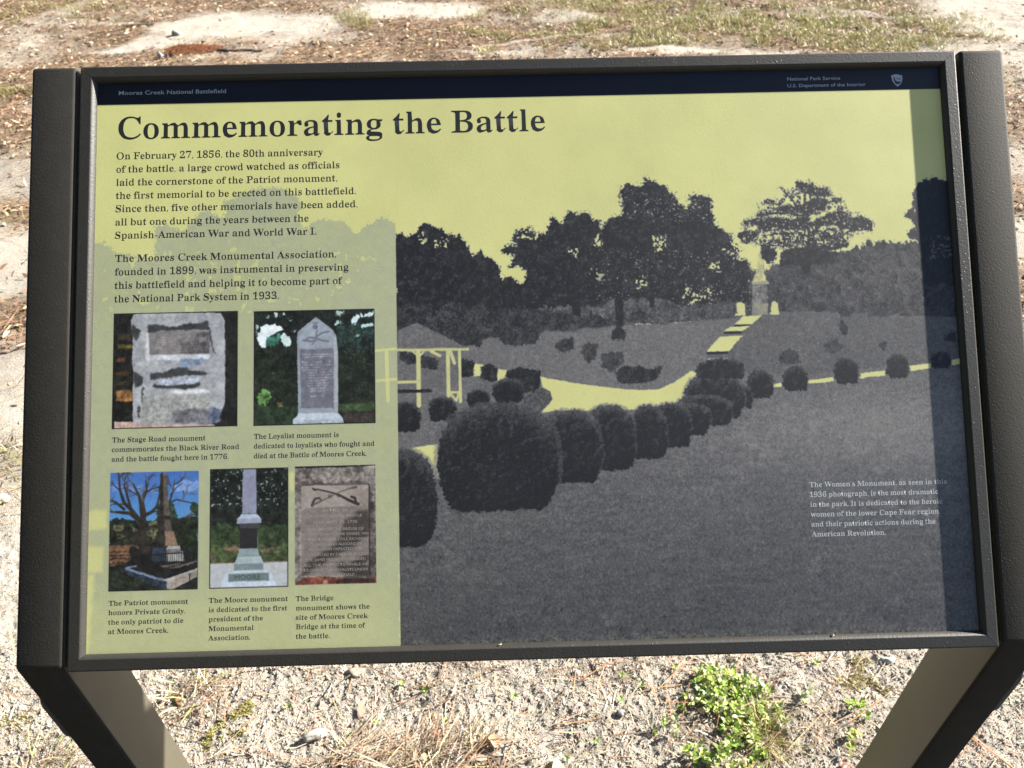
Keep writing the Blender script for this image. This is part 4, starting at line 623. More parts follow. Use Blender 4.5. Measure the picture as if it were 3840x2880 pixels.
# ---- serif letters, as outlines on a 1000 unit body
GL_TITLE = {
    'B': '443;16,-4 16,21 45,27 80,36 86,53 87,82 87,368 84,410 51,428 15,435 15,460 220,461 297,455 344,434 372,399 383,351 372,299 341,263 287,247 351,228 390,188 403,132 393,73 361,30 314,3 238,-6;170,256 188,258 236,263 271,277 291,303 298,345 293,383 280,409 254,423 216,428 188,426 170,422 169,390;222,30 265,36 294,53 310,83 316,128 308,174 287,203 250,219 197,225 170,227 169,66 173,37 202,32',
    'C': '468;257,-17 198,-9 137,15 102,52 69,102 48,161 41,228 48,295 68,354 100,403 144,440 195,464 259,471 309,465 365,446 388,441 406,447 418,471 438,470 438,304 418,303 391,361 362,402 321,429 265,437 208,425 166,386 139,320 129,226 139,139 166,78 212,42 278,30 319,35 356,50 394,75 428,112 449,89 393,29 323,-5',
    'a': '344;255,-16 226,-11 219,7 205,29 146,-3 95,-15 65,-9 56,7 41,32 32,63 40,107 68,141 120,169 208,194 207,241 203,264 193,278 175,287 148,290 115,285 103,274 108,259 114,231 113,212 107,197 97,188 77,185 57,188 48,199 43,216 41,236 43,261 51,282 72,300 104,313 126,322 162,324 218,318 255,297 277,261 283,211 283,63 278,43 304,40 322,47 312,27 291,-6;151,40 184,46 208,66 206,164 153,146 121,120 109,84 115,50',
    'e': '301;154,-16 119,-11 99,5 58,31 50,66 35,108 30,157 33,203 45,243 63,277 91,303 122,319 157,324 203,314 247,284 269,236 283,174 283,162 107,162 116,99 144,61 199,48 235,58 270,92 286,73 248,22 200,-6;107,196 207,196 207,215 194,275 179,287 161,291 134,282 116,254 107,203',
    'g': '327;146,-146 89,-142 48,-127 26,-103 16,-74 29,-42 69,-25 35,-4 24,30 37,56 44,78 65,97 117,110 62,130 39,166 31,212 35,244 47,271 65,294 88,310 120,321 157,324 196,321 233,310 317,308 302,264 262,265 277,239 282,204 279,174 269,148 252,126 222,110 205,100 172,97 157,97 142,98 114,89 105,81 99,72 106,60 141,55 175,55 259,46 285,34 303,16 312,-7 306,-37 306,-83 269,-118 219,-139;157,130 182,135 197,148 206,174 208,211 204,248 207,273 191,287 157,291 134,287 118,273 109,248 105,211 109,174 119,148 134,135;161,-110 218,-105 250,-90 262,-65 260,-54 251,-47 205,-40 98,-40 78,-55 72,-72 77,-86 92,-98 122,-107',
    'h': '381;18,-4 18,20 58,30 62,56 62,398 57,426 43,431 36,436 35,460 132,460 142,272 198,311 243,324 284,312 307,273 320,212 320,56 324,29 337,24 363,20 363,-4 202,-4 202,20 207,22 241,30 245,56 245,216 239,255 227,263 203,265 162,257 138,233 138,56 141,29 154,24 180,20 180,-4',
    'i': '198;101,356 80,360 69,372 64,390 62,412 64,434 69,453 80,465 101,469 122,465 132,453 138,434 140,412 138,390 132,372 122,360;18,-4 18,20 59,30 63,56 62,251 58,281 38,290 36,315 133,315 138,56 141,30 180,19 180,-4',
    'l': '199;18,-4 18,20 59,30 63,56 62,397 58,426 45,431 37,435 36,460 132,460 138,56 141,30 180,19 180,-4',
    'm': '554;18,-4 18,20 58,30 62,56 66,253 57,280 43,286 36,290 35,315 131,315 141,270 195,310 237,324 275,318 287,297 320,267 372,309 418,324 458,312 480,273 494,212 494,56 497,29 511,24 536,20 536,-4 377,-4 377,20 403,24 416,29 419,56 419,216 413,255 401,263 377,265 351,258 314,235 315,56 318,29 331,24 356,20 356,-4 199,-4 199,20 224,24 237,29 241,56 241,216 241,255 223,263 199,265 159,257 137,233 137,56 140,30 151,25 177,20 177,-4',
    'n': '381;18,-4 18,20 58,30 62,56 66,253 57,280 43,286 36,290 35,315 132,315 142,273 197,311 243,324 284,312 307,273 320,212 320,56 324,29 337,24 363,20 363,-4 202,-4 202,20 207,22 241,30 245,56 245,216 239,255 227,263 203,265 162,257 138,233 138,56 141,29 154,24 180,20 180,-4',
    'o': '336;169,-16 130,-10 94,6 64,33 45,67 33,108 29,154 33,200 45,241 64,276 93,302 129,319 168,324 206,319 242,303 271,277 290,243 302,201 307,154 303,107 291,66 271,32 242,6 207,-11;169,17 194,23 213,41 225,82 230,154 224,227 211,268 193,287 169,293 142,287 124,268 112,226 106,154 112,82 124,41 143,23',
    'r': '287;18,-4 18,20 59,30 63,56 62,251 57,281 37,290 36,315 130,315 142,258 181,284 194,306 209,320 233,324 259,320 268,308 272,289 271,266 280,246 276,230 266,220 248,216 222,226 212,245 189,254 176,250 149,238 141,218 139,192 139,56 140,39 148,30 197,20 197,-4',
    't': '228;124,-15 90,-10 80,6 53,34 59,71 48,274 20,274 20,302 89,373 127,429 146,428 131,315 208,315 208,274 129,274 134,82 139,53 149,48 168,46 188,54 206,80 224,67 178,20 161,-7',
}
GL_BODY = {
    '0': '375;188,-16 139,-8 91,17 70,57 51,108 40,170 37,241 40,312 51,373 71,424 91,463 139,487 189,495 235,487 283,463 304,424 324,373 335,311 339,240 335,169 324,108 304,56 283,17 235,-8;188,46 228,57 247,93 258,156 262,240 258,325 247,387 228,423 189,434 148,423 128,387 117,325 113,240 117,156 128,93 148,57',
    '1': '375;65,-6 65,42 120,45 146,46 163,50 167,80 160,407 103,359 89,343 67,337 51,341 43,354 40,372 43,400 77,420 145,455 181,491 247,489 241,80 244,52 259,47 288,45 343,42 343,-6',
    '2': '375;24,-6 24,73 127,177 193,250 228,310 239,372 235,402 225,422 203,433 174,436 136,430 114,412 106,378 114,322 77,324 53,337 41,361 37,395 42,422 58,446 63,467 92,482 129,492 174,495 233,487 288,463 305,425 315,375 307,326 282,275 233,214 151,131 84,77 244,83 266,85 283,93 293,105 298,123 303,148 346,147 341,-6',
    '3': '375;163,-16 117,-13 81,-4 53,10 34,29 33,50 25,74 26,100 34,120 53,131 77,134 78,92 92,68 120,54 158,49 208,57 229,67 243,83 252,107 255,139 248,170 227,195 189,212 137,218 95,221 95,275 140,278 183,284 214,302 231,330 238,367 234,397 225,419 202,432 169,436 141,433 120,425 106,389 113,334 75,336 50,348 39,370 36,401 47,438 62,469 108,489 173,495 230,488 286,465 303,427 314,377 308,332 288,295 258,267 205,256 279,246 289,229 310,206 326,176 331,138 327,99 315,65 292,38 288,17 230,-8',
    '4': '375;121,-6 121,42 140,45 193,52 205,62 207,85 195,119 9,119 9,168 207,487 282,486 293,176 363,176 363,119 293,119 281,85 283,62 295,52 348,45 357,42 357,-6;57,174 195,176 207,287 208,351 203,407 191,390 175,361 159,333 148,314',
    '5': '375;165,-16 119,-13 84,-3 58,11 40,30 38,51 32,75 32,99 40,116 57,127 82,128 85,87 104,59 126,52 154,49 204,58 225,69 239,87 247,113 250,147 244,189 226,216 192,233 146,238 103,235 71,226 40,242 62,486 316,486 321,351 279,350 274,377 268,392 244,397 104,399 93,288 126,297 168,300 229,291 293,263 314,214 326,148 323,106 310,70 290,42 282,20 218,-7',
    '6': '375;197,-16 154,-9 109,10 87,43 62,90 47,149 42,222 44,276 52,328 66,374 86,414 114,448 137,474 176,490 222,495 261,493 282,484 313,471 329,454 326,434 330,412 328,389 319,369 299,355 258,353 264,398 254,428 239,435 216,438 174,428 145,396 125,343 117,277 166,295 218,303 265,293 315,264 330,217 340,155 331,87 298,32 255,-4;199,47 230,52 249,69 262,100 266,148 262,194 250,223 227,239 193,244 144,235 113,217 120,139 137,85 162,56',
    '7': '375;113,-5 290,401 113,397 84,391 75,370 71,332 28,332 33,486 353,486 353,445 166,-7',
    '8': '375;183,-16 132,-11 91,3 76,24 49,53 35,86 31,122 38,165 58,199 79,226 119,243 83,261 76,290 54,325 47,364 51,397 62,428 70,455 99,477 140,491 191,495 246,486 299,460 316,419 325,369 319,329 303,299 219,260 296,238 309,205 335,169 344,127 333,67 310,22 247,-7;203,292 230,305 246,321 256,342 259,370 252,403 231,429 212,436 187,438 156,434 134,420 123,399 119,372 123,344 136,324;187,41 224,46 251,61 267,85 272,115 268,142 252,164 221,185 164,207 116,173 104,150 100,120 106,87 121,62 149,46',
    '9': '375;152,-16 116,-13 99,-4 67,10 53,29 43,69 49,100 77,116 88,84 101,63 123,49 156,45 213,64 246,125 257,222 201,190 186,179 155,176 109,185 60,214 46,261 36,323 40,371 53,413 80,447 95,474 133,490 177,495 219,489 264,470 287,438 313,393 329,334 330,260 323,155 311,108 291,67 261,32 241,6 200,-10;184,242 214,245 239,252 262,281 255,351 240,399 217,424 181,432 148,426 126,408 114,375 109,328 116,278 139,251',
    'A': '437;11,-6 13,24 15,30 27,36 48,78 205,474 226,473 368,90 390,40 425,30 443,24 443,-6 229,-6 229,24 270,33 301,47 289,78 264,125 105,125 80,68 77,57 76,50 82,33 124,27 108,24 108,-6;115,166 257,166 177,310',
    'B': '443;16,-6 16,23 45,30 82,38 88,54 89,82 89,368 86,409 51,425 15,433 15,462 220,464 297,458 343,437 370,401 381,351 370,298 340,260 287,247 350,231 388,190 401,132 391,72 360,27 314,0 238,-9;169,258 188,261 237,266 272,279 293,304 300,345 295,383 282,407 255,420 216,425 187,423 168,420 167,390;222,33 266,39 296,55 312,83 318,128 310,173 289,201 251,217 197,222 169,225 167,66 171,39 202,35',
    'C': '468;257,-20 199,-12 137,12 104,50 71,100 50,160 43,228 50,296 70,355 101,405 145,443 195,466 259,474 309,468 365,449 388,444 406,449 418,473 438,472 438,302 418,301 391,359 363,400 322,426 265,434 207,422 164,384 137,319 127,226 137,140 165,79 211,44 278,32 320,38 358,53 394,77 428,115 449,89 392,26 322,-8',
    'D': '496;20,-6 20,23 47,30 82,36 88,49 89,75 89,374 87,404 80,420 43,427 15,433 15,462 222,464 296,458 348,437 394,403 425,356 444,297 451,227 437,125 396,50 333,6 228,-9;222,33 267,38 304,54 332,79 358,141 367,229 358,316 331,377 285,412 223,424 202,422 170,418 167,384 167,73 171,39 192,35',
    'E': '442;14,-6 14,23 44,29 62,36 88,51 90,78 90,368 88,402 82,419 44,427 16,433 16,462 399,462 400,313 382,313 367,368 342,399 295,416 232,421 188,420 169,412 168,388 169,252 193,255 235,260 258,275 275,303 287,352 306,352 306,112 286,111 272,178 258,194 243,205 185,213 169,216 168,68 169,50 178,42 230,37 276,39 318,47 348,61 369,81 391,109 410,151 431,149 402,-7',
    'F': '404;15,-6 15,23 45,31 82,40 88,55 89,84 89,374 87,402 80,417 43,425 14,433 14,462 394,462 395,313 376,313 367,354 354,381 338,399 314,412 275,420 230,422 200,421 167,416 167,398 169,254 190,256 232,261 254,277 272,304 283,354 304,353 304,112 283,111 273,165 255,194 232,209 189,215 169,217 167,81 170,46 177,38 210,32 257,23 257,-6',
    'G': '508;268,-19 200,-11 148,12 104,49 72,98 52,159 45,229 52,297 72,356 103,406 147,443 201,467 257,474 311,468 367,449 388,445 404,450 418,473 439,472 439,301 418,300 402,342 384,373 364,399 339,418 301,430 267,434 209,422 166,385 139,320 129,228 139,137 168,72 198,44 233,27 275,22 312,25 342,34 353,48 356,72 356,127 354,151 346,163 309,170 275,176 275,204 500,204 500,176 473,170 438,164 434,152 432,128 429,24 357,-9',
    'H': '523;15,-6 15,23 45,30 82,38 87,53 89,81 89,378 88,403 82,418 44,425 16,433 16,462 242,462 242,433 204,424 169,411 168,378 169,257 355,257 356,378 355,411 320,424 282,433 282,462 507,462 507,433 478,425 441,418 436,404 435,378 435,81 436,54 441,39 478,30 507,23 507,-6 282,-6 282,23 311,30 349,37 355,52 356,81 355,215 169,215 168,81 169,53 175,38 212,30 242,23 242,-6',
    'I': '261;13,-6 13,23 42,31 80,39 88,52 90,76 90,386 88,410 81,421 45,426 13,433 13,462 244,462 244,433 214,426 178,421 170,409 168,386 168,78 170,48 206,34 246,23 246,-6',
    'J': '330;109,-74 78,-71 62,-62 34,-47 16,-27 9,-4 8,23 10,48 16,67 25,79 44,84 65,80 75,68 80,50 81,27 76,-4 72,-19 81,-28 105,-31 130,-28 147,-20 160,22 162,366 159,406 154,415 122,422 79,433 79,462 314,462 314,433 277,423 245,417 242,408 241,366 241,88 234,18 211,-33 165,-64',
    'L': '426;15,-6 15,23 45,30 84,38 87,53 89,81 89,378 88,404 81,418 44,426 16,433 16,462 250,462 250,433 208,425 177,420 170,413 168,378 168,83 169,51 187,39 234,37 278,39 320,48 348,63 368,85 389,116 407,162 429,160 402,-7',
    'M': '634;14,-6 14,23 48,30 64,38 70,53 74,80 74,382 91,412 66,424 15,433 15,462 185,463 317,151 449,463 617,462 617,433 579,425 552,417 542,403 546,378 546,86 548,46 582,31 617,23 617,-6 396,-6 396,23 448,33 466,48 469,84 455,390 290,-7 268,-8 105,380 107,80 110,51 116,36 134,29 169,24 169,-6',
    'N': '494;401,-19 108,341 108,79 111,51 116,37 131,30 143,23 144,-6 41,-6 42,23 59,31 70,45 74,79 97,385 52,426 18,433 38,462 144,463 389,177 389,377 385,410 373,424 355,433 354,462 457,462 456,433 445,426 431,419 426,404 423,376 423,-17',
    'O': '525;261,-20 213,-15 169,-1 135,22 104,51 79,88 60,130 49,177 44,228 49,278 59,325 79,367 103,404 135,434 170,456 216,470 265,475 313,470 357,457 390,434 421,405 446,369 465,326 477,279 481,228 477,177 466,130 446,88 422,51 390,22 355,-1 310,-15;265,21 319,33 360,70 387,135 397,228 386,319 358,384 315,422 260,434 206,422 165,385 138,320 128,228 138,137 167,72 210,34',
    'P': '418;15,-6 15,23 45,30 82,38 87,53 89,81 89,378 87,403 81,418 44,425 16,433 16,462 214,464 287,460 336,448 354,429 374,403 388,370 392,331 383,277 353,233 314,206 242,197 169,199 168,81 169,53 175,38 212,30 242,23 242,-6;169,236 201,239 251,244 285,259 303,286 309,329 304,372 289,401 260,417 216,422 171,417 167,397',
    'R': '473;15,-6 15,23 45,30 82,38 87,53 89,81 89,378 88,403 81,418 44,425 16,433 16,462 217,464 305,457 356,433 390,393 401,334 390,281 361,241 315,221 413,56 438,33 478,26 480,24 459,-6 353,-8 213,204 169,206 168,81 169,53 175,38 212,30 242,23 242,-6;169,240 203,243 254,248 292,265 313,293 319,336 310,385 278,413 224,422 202,420 170,417 167,385',
    'S': '390;41,-17 41,164 64,165 84,98 107,56 142,32 197,24 233,29 260,42 278,63 285,89 276,124 239,152 163,183 112,213 77,247 56,286 61,332 59,372 69,407 90,436 115,457 148,471 185,475 229,470 282,457 291,454 300,454 312,456 319,474 341,472 341,313 321,312 309,351 292,380 277,403 255,421 228,432 194,436 162,432 138,420 123,402 116,380 118,359 128,343 175,311 253,281 317,240 337,217 350,191 347,133 347,90 334,53 310,22 281,0 240,-14 192,-19 158,-17 133,-8 98,1 85,3 71,0 63,-18',
    'T': '423;92,-6 92,23 123,29 161,37 168,53 170,81 156,427 149,424 97,417 64,397 42,363 30,311 9,311 11,462 410,462 412,311 392,310 373,377 337,412 269,424 263,427 249,81 250,52 257,37 296,29 328,24 328,-6',
    'V': '428;211,-20 61,377 43,414 8,424 -14,433 -14,462 211,462 211,433 166,424 134,419 134,410 145,381 259,152 346,380 353,409 353,419 345,424 322,433 320,462 421,462 419,433 416,427 405,421 384,379 231,-20',
    'W': '611;169,-18 48,389 35,421 3,427 -15,433 -15,462 181,462 181,433 134,424 124,420 124,410 133,375 223,162 316,353 301,396 295,413 281,422 229,433 229,462 439,462 439,433 386,425 377,410 384,389 474,175 539,372 547,406 546,417 541,423 521,433 519,462 608,462 606,433 601,425 594,416 576,376 447,-18 426,-18 316,300 192,-18',
    'a': '344;255,-19 227,-13 221,5 206,26 145,-6 95,-18 66,-12 58,5 44,31 33,64 42,108 69,143 121,172 210,195 209,241 205,263 195,276 176,284 148,287 114,283 102,274 106,260 113,232 111,211 106,195 97,185 77,182 57,185 49,197 45,215 43,237 44,262 52,284 73,302 105,316 126,325 162,327 217,320 254,299 275,262 282,211 281,63 276,44 304,43 322,50 310,26 290,-9;151,43 185,49 210,67 207,162 152,144 120,119 107,84 113,52',
    'b': '361;41,-18 55,387 50,423 28,434 26,462 120,462 132,287 181,317 221,327 253,322 270,306 294,281 315,249 326,210 330,166 326,116 314,71 293,34 253,5 231,-13 192,-19 154,-9 105,19 55,-20;183,23 217,30 238,53 251,96 257,160 253,212 242,247 221,265 184,271 144,262 131,253 127,240 127,69 130,42 160,28',
    'c': '293;156,-19 122,-13 103,3 59,30 52,64 37,104 31,150 35,198 47,241 68,277 100,304 137,322 175,328 214,322 250,305 264,279 269,245 268,225 264,209 255,199 236,195 213,202 207,221 204,250 204,262 204,270 194,284 169,288 136,278 113,246 102,187 107,125 124,81 156,56 204,47 237,55 271,81 286,61 248,14 200,-11',
    'd': '370;140,-19 108,-13 91,3 65,29 46,63 35,103 32,147 35,197 47,241 66,277 95,304 113,322 146,327 183,317 230,288 235,400 233,415 223,423 199,434 197,462 298,462 307,76 306,45 325,41 333,33 334,5 294,-3 221,-17 229,31 180,-6;171,37 185,40 218,48 229,61 235,78 235,240 231,253 218,262 174,272 140,266 121,246 110,209 105,153 109,99 119,62 138,43',
    'e': '301;154,-19 119,-14 101,3 58,29 52,65 37,108 32,157 35,203 46,244 65,279 92,305 122,322 157,327 202,317 246,286 267,237 283,174 283,160 105,160 114,100 143,63 199,51 235,61 270,95 286,73 248,20 199,-9;106,198 209,198 208,214 196,273 182,284 161,288 133,280 115,253 106,203',
    'f': '214;15,-6 15,22 53,29 63,38 64,74 52,270 16,270 16,317 52,317 64,354 70,404 90,442 128,466 174,474 209,469 222,453 254,429 256,400 254,378 249,360 241,350 224,346 197,358 193,373 192,391 197,424 199,430 199,431 194,433 180,434 160,432 147,426 138,390 129,317 203,317 203,270 129,270 136,66 138,43 143,32 173,27 199,22 199,-6',
    'g': '327;146,-149 89,-145 48,-129 28,-105 17,-74 30,-40 69,-25 35,-6 24,30 39,57 45,80 65,100 118,110 63,128 41,165 33,212 37,245 48,273 66,296 88,313 120,324 157,327 196,324 233,313 317,311 300,262 261,263 276,240 281,204 277,173 267,146 251,124 221,107 205,97 172,94 157,94 142,95 114,87 103,80 98,73 104,62 141,58 175,58 259,49 285,37 303,18 312,-7 304,-38 305,-85 269,-120 219,-142;157,133 183,137 198,150 207,174 210,211 205,248 210,272 193,284 157,288 133,284 117,272 107,248 103,211 107,174 117,150 133,137;161,-107 218,-102 250,-88 262,-65 261,-56 252,-49 205,-43 98,-43 77,-56 71,-72 76,-84 91,-96 122,-104',
    'h': '381;18,-6 18,21 60,32 64,57 64,398 59,424 44,428 39,434 37,462 130,462 142,275 199,313 243,327 283,314 305,275 319,212 319,57 322,31 336,27 363,22 363,-6 202,-6 202,22 207,25 243,32 247,57 246,216 240,254 228,260 203,262 161,255 136,232 136,57 139,31 152,27 180,22 180,-6',
    'i': '198;101,353 80,357 70,370 65,389 63,412 65,436 70,455 80,468 101,472 122,468 131,455 136,436 138,412 136,389 131,370 122,357;18,-6 18,21 61,32 64,57 64,251 60,279 40,288 38,317 131,317 137,57 140,32 180,21 180,-6',
    'j': '210;106,354 85,359 76,371 71,391 69,414 71,437 76,456 85,469 106,474 127,469 137,456 142,437 144,414 142,391 137,372 127,359;36,-149 -3,-139 -42,-111 -47,-91 -48,-70 -46,-50 -42,-34 -33,-23 -15,-20 12,-32 17,-47 18,-66 13,-91 9,-103 15,-106 31,-108 53,-105 65,-96 74,-53 75,249 69,279 50,283 43,288 42,317 139,317 148,-22 141,-77 120,-117 83,-141',
    'k': '359;17,-6 17,21 60,32 64,57 64,397 60,425 45,428 40,434 38,462 130,462 142,177 225,254 238,268 246,276 243,282 209,285 226,287 226,317 325,317 323,288 305,276 276,253 224,208 331,40 347,28 376,22 376,-6 211,-6 211,22 217,25 250,27 254,32 245,45 163,138 136,131 136,57 139,32 180,21 180,-6',
    'l': '199;18,-6 18,21 61,32 64,57 64,397 60,425 46,428 40,433 38,462 130,462 137,57 140,32 180,21 180,-6',
    'm': '554;18,-6 18,21 59,32 64,57 68,252 59,279 44,283 38,288 37,317 129,317 140,273 196,313 237,327 275,320 285,299 320,270 373,312 418,327 457,314 478,275 492,212 492,57 495,31 509,27 536,22 536,-6 377,-6 377,22 404,27 417,31 421,57 421,216 415,254 402,260 377,262 351,255 313,234 313,57 316,31 330,27 356,22 356,-6 199,-6 199,22 226,27 239,31 243,57 243,216 243,254 224,260 199,262 158,255 135,232 135,57 138,31 150,28 177,22 177,-6',
    'n': '381;18,-6 18,21 60,32 64,57 68,252 59,279 44,283 38,288 37,317 130,317 141,276 198,314 243,327 283,314 305,275 319,212 319,57 322,31 336,27 363,22 363,-6 202,-6 202,22 207,25 243,32 247,57 246,216 240,254 228,260 203,262 161,255 136,232 136,57 139,31 152,27 180,22 180,-6',
    'o': '336;169,-19 130,-13 95,4 65,31 47,66 35,108 31,154 35,201 47,243 65,278 94,305 130,322 168,327 206,322 241,305 270,279 289,244 301,202 305,154 301,106 289,64 270,30 241,3 206,-14;169,20 195,26 214,43 226,82 232,154 226,226 213,267 194,284 169,290 142,284 123,267 110,226 105,154 110,83 123,43 142,26',
    'p': '371;17,-145 17,-118 56,-110 64,-98 64,-64 65,242 58,278 38,290 36,317 126,317 138,271 184,300 198,321 230,328 262,322 279,305 304,279 324,245 334,205 338,160 334,112 324,69 305,32 277,5 260,-13 227,-19 189,-7 142,24 136,-57 139,-95 154,-110 197,-117 197,-145;195,37 230,43 249,63 260,100 264,155 261,207 251,244 234,263 199,269 172,260 136,232 136,71 154,45',
    'q': '364;175,-145 175,-117 226,-106 235,-99 235,-83 230,21 181,-8 142,-18 109,-13 92,3 69,28 47,60 36,100 32,144 36,194 49,238 69,276 109,304 131,322 170,328 209,318 257,290 307,329 321,327 308,-82 310,-108 337,-112 354,-117 354,-145;179,39 219,47 231,56 235,69 235,240 232,267 202,281 179,286 146,279 125,257 111,216 105,156 109,101 120,65 141,45',
    'r': '287;18,-6 18,21 61,32 64,57 63,251 59,279 39,288 38,317 128,317 141,260 183,286 195,308 211,323 233,327 258,323 267,310 270,290 269,266 279,245 275,228 266,217 248,213 223,223 214,243 189,251 176,248 147,236 140,217 137,192 137,56 138,40 146,33 197,22 197,-6',
    's': '288;151,-19 122,-15 93,-3 73,0 61,-3 53,-17 34,-15 34,112 55,113 68,72 86,45 108,29 140,24 164,26 180,33 190,44 195,58 189,79 165,97 122,122 76,141 54,164 64,190 49,220 47,262 68,297 102,320 141,328 166,325 199,316 206,315 213,314 221,316 229,327 245,325 245,215 227,214 213,249 197,270 177,283 149,287 129,285 115,279 106,270 101,260 108,238 137,219 176,197 221,179 241,157 231,129 247,94 247,48 224,12 190,-11',
    't': '228;124,-18 91,-13 81,4 53,33 61,71 48,272 20,272 20,303 90,375 127,432 146,430 129,317 208,317 208,272 127,272 133,83 137,55 147,51 168,49 188,56 206,83 224,68 176,18 160,-9',
    'u': '375;131,-19 96,-12 88,12 63,48 57,96 57,247 53,278 38,283 31,288 30,317 123,317 131,75 139,51 155,47 177,45 217,51 240,69 240,247 234,278 217,283 210,288 209,317 304,317 312,71 318,45 340,35 340,7 300,-2 227,-17 235,32 189,13 178,-5 160,-15',
    'v': '306;141,-18 51,244 37,276 24,282 -3,288 -3,317 164,317 164,288 156,285 121,283 115,275 117,270 185,131 234,255 240,271 234,281 217,288 216,317 293,317 292,290 286,281 279,273 261,239 161,-18',
    'w': '435;121,-17 29,261 20,278 14,289 12,317 116,317 114,288 104,282 101,275 103,268 107,255 167,136 222,235 213,263 204,282 168,289 168,317 323,317 323,288 289,281 283,274 284,270 286,264 336,150 381,259 385,274 381,282 366,289 365,317 436,317 435,290 426,278 413,254 306,-18 287,-17 223,188 141,-18',
    'x': '319;19,-6 21,20 35,37 60,62 137,137 57,258 38,278 4,289 4,317 169,317 169,288 132,283 125,279 135,264 183,214 222,261 233,278 231,283 215,288 215,317 297,317 296,291 282,275 255,248 184,184 277,41 289,29 319,21 319,-6 155,-6 155,22 192,27 201,31 187,55 138,105 99,56 86,34 86,27 114,24 103,21 103,-6',
    'y': '300;52,-149 28,-145 20,-131 16,-110 1,-84 3,-64 8,-47 17,-35 36,-31 62,-42 66,-57 67,-75 66,-82 66,-86 69,-89 86,-90 97,-85 113,-69 128,-41 139,-5 49,247 38,270 29,280 -3,285 -5,287 -5,317 162,317 162,288 121,282 115,273 117,269 120,260 185,128 229,244 235,262 236,272 231,282 215,288 214,317 289,317 288,288 283,282 279,276 261,239 163,-28 131,-100 99,-123 91,-139',
    'z': '293;13,-6 13,16 182,283 128,278 94,275 74,265 57,246 45,209 25,210 32,317 275,317 275,289 111,29 152,34 196,38 223,51 242,74 258,115 278,114 268,-7',
}
PUNCT = {'.': "118;" + ' '.join('%d,%d' % (62 + 42 * math.cos(a), 33 + 42 * math.sin(a)) for a in np.linspace(0, 2 * math.pi, 11)[:-1]),
         ',': "118;38,44 46,60 66,66 88,54 94,26 84,-22 56,-62 36,-76 28,-64 54,-36 64,-2 48,4 38,22", '’': "118;38,420 46,440 66,446 88,434 94,406 84,360 56,322 36,310 28,320 54,348 64,378 48,384 38,400", '-': "230;30,128 200,128 200,168 30,168"}
GL_BODY.update(PUNCT)
def glyph_mesh(s):
    adv, *cont = s.split(';'); cu = bpy.data.curves.new('g', 'CURVE'); cu.dimensions = '2D'; cu.fill_mode = 'BOTH'
    for c in cont:
        p = M(c); sp = cu.splines.new('POLY'); sp.points.add(len(p) - 1); sp.use_cyclic_u = True
        for k, v in enumerate(p): sp.points[k].co = (v[0] / 1000, v[1] / 1000, 0, 1)
    o = bpy.data.objects.new('g', cu); me = bpy.data.meshes.new_from_object(o); me.calc_loop_triangles()
    V = np.array([v.co[:2] for v in me.vertices]).reshape(-1, 2); F = np.array([t.vertices[:] for t in me.loop_triangles]).reshape(-1, 3)
    bpy.data.objects.remove(o); bpy.data.curves.remove(cu); bpy.data.meshes.remove(me); return float(adv) / 1000, V, F
GC = {}
def glyph(tab, key, ch):
    if (key, ch) not in GC: GC[(key, ch)] = glyph_mesh(tab[ch])
    return GC[(key, ch)]
def flat_mesh(name, V, F, lift):
    V3 = [slope(x, y, -DEP + lift) for x, y in V]; me = fast_mesh(name, np.array([v[:] for v in V3]), F)
    n = (Matrix(SLOPE).to_3x3() @ Vector((0, 0, 1)))
    if me.polygons[0].normal.dot(n) < 0: me.flip_normals()
    return me
def set_lines(name, lines, size, tab, key, mat, parent, lift=0.03, label=None):
    """lines: (x mm, baseline y mm, width mm, text); letters are spaced so that the line fills its width"""
    VV, FF, off = [], [], 0
    for x, y, wmm, s in lines:
        nat, pen = [], 0.0
        for ch in s:
            if ch == ' ': pen += 0.165; continue
            a, V, F = glyph(tab, key, ch); nat.append((pen, V, F)); pen += a
        k = wmm / (nat[-1][0] + nat[-1][1][:, 0].max() - nat[0][1][:, 0].min()); gx_ = k / size * 1.02
        x00 = nat[0][1][:, 0].min()
        for p, V, F in nat:
            c = V[:, 0].mean()
            X_ = x + (p - x00) * k + (V[:, 0] * size * gx_); VV.append(np.stack([X_, y - V[:, 1] * size], 1)); FF.append(F + off); off += len(V)
    o = link(name, flat_mesh(name, np.concatenate(VV), np.concatenate(FF), lift), mat, parent)
    if label: o['label'] = label
    return o
set_lines('title_lettering', [
    (38.8, 78.4, 458.4, 'Commemorating the Battle'),
], 53.0, GL_TITLE, 'T', INK, panel, label='large black serif title line')
set_lines('paragraph_lettering', [
    (37.6, 100.7, 220.2, 'On February 27, 1856, the 80th anniversary'),
    (37.6, 115.2, 237.9, 'of the battle, a large crowd watched as officials'),
    (37.6, 129.6, 235.4, 'laid the cornerstone of the Patriot monument,'),
    (37.6, 144.0, 255.5, 'the first memorial to be erected on this battlefield.'),
    (37.6, 158.4, 257.0, 'Since then, five other memorials have been added,'),
    (37.6, 172.9, 204.9, 'all but one during the years between the'),
    (37.6, 187.3, 213.0, 'Spanish-American War and World War I.'),
], 16.3, GL_BODY, 'B', INK, panel, label='black seven line paragraph under the title')
set_lines('paragraph_lettering', [
    (38.0, 212.3, 233.5, 'The Moores Creek Monumental Association,'),
    (38.0, 226.8, 246.6, 'founded in 1899, was instrumental in preserving'),
    (38.0, 241.2, 240.0, 'this battlefield and helping it to become part of'),
    (38.0, 255.7, 173.1, 'the National Park System in 1933.'),
], 16.3, GL_BODY, 'B', INK, panel, label='black four line paragraph above the photographs')
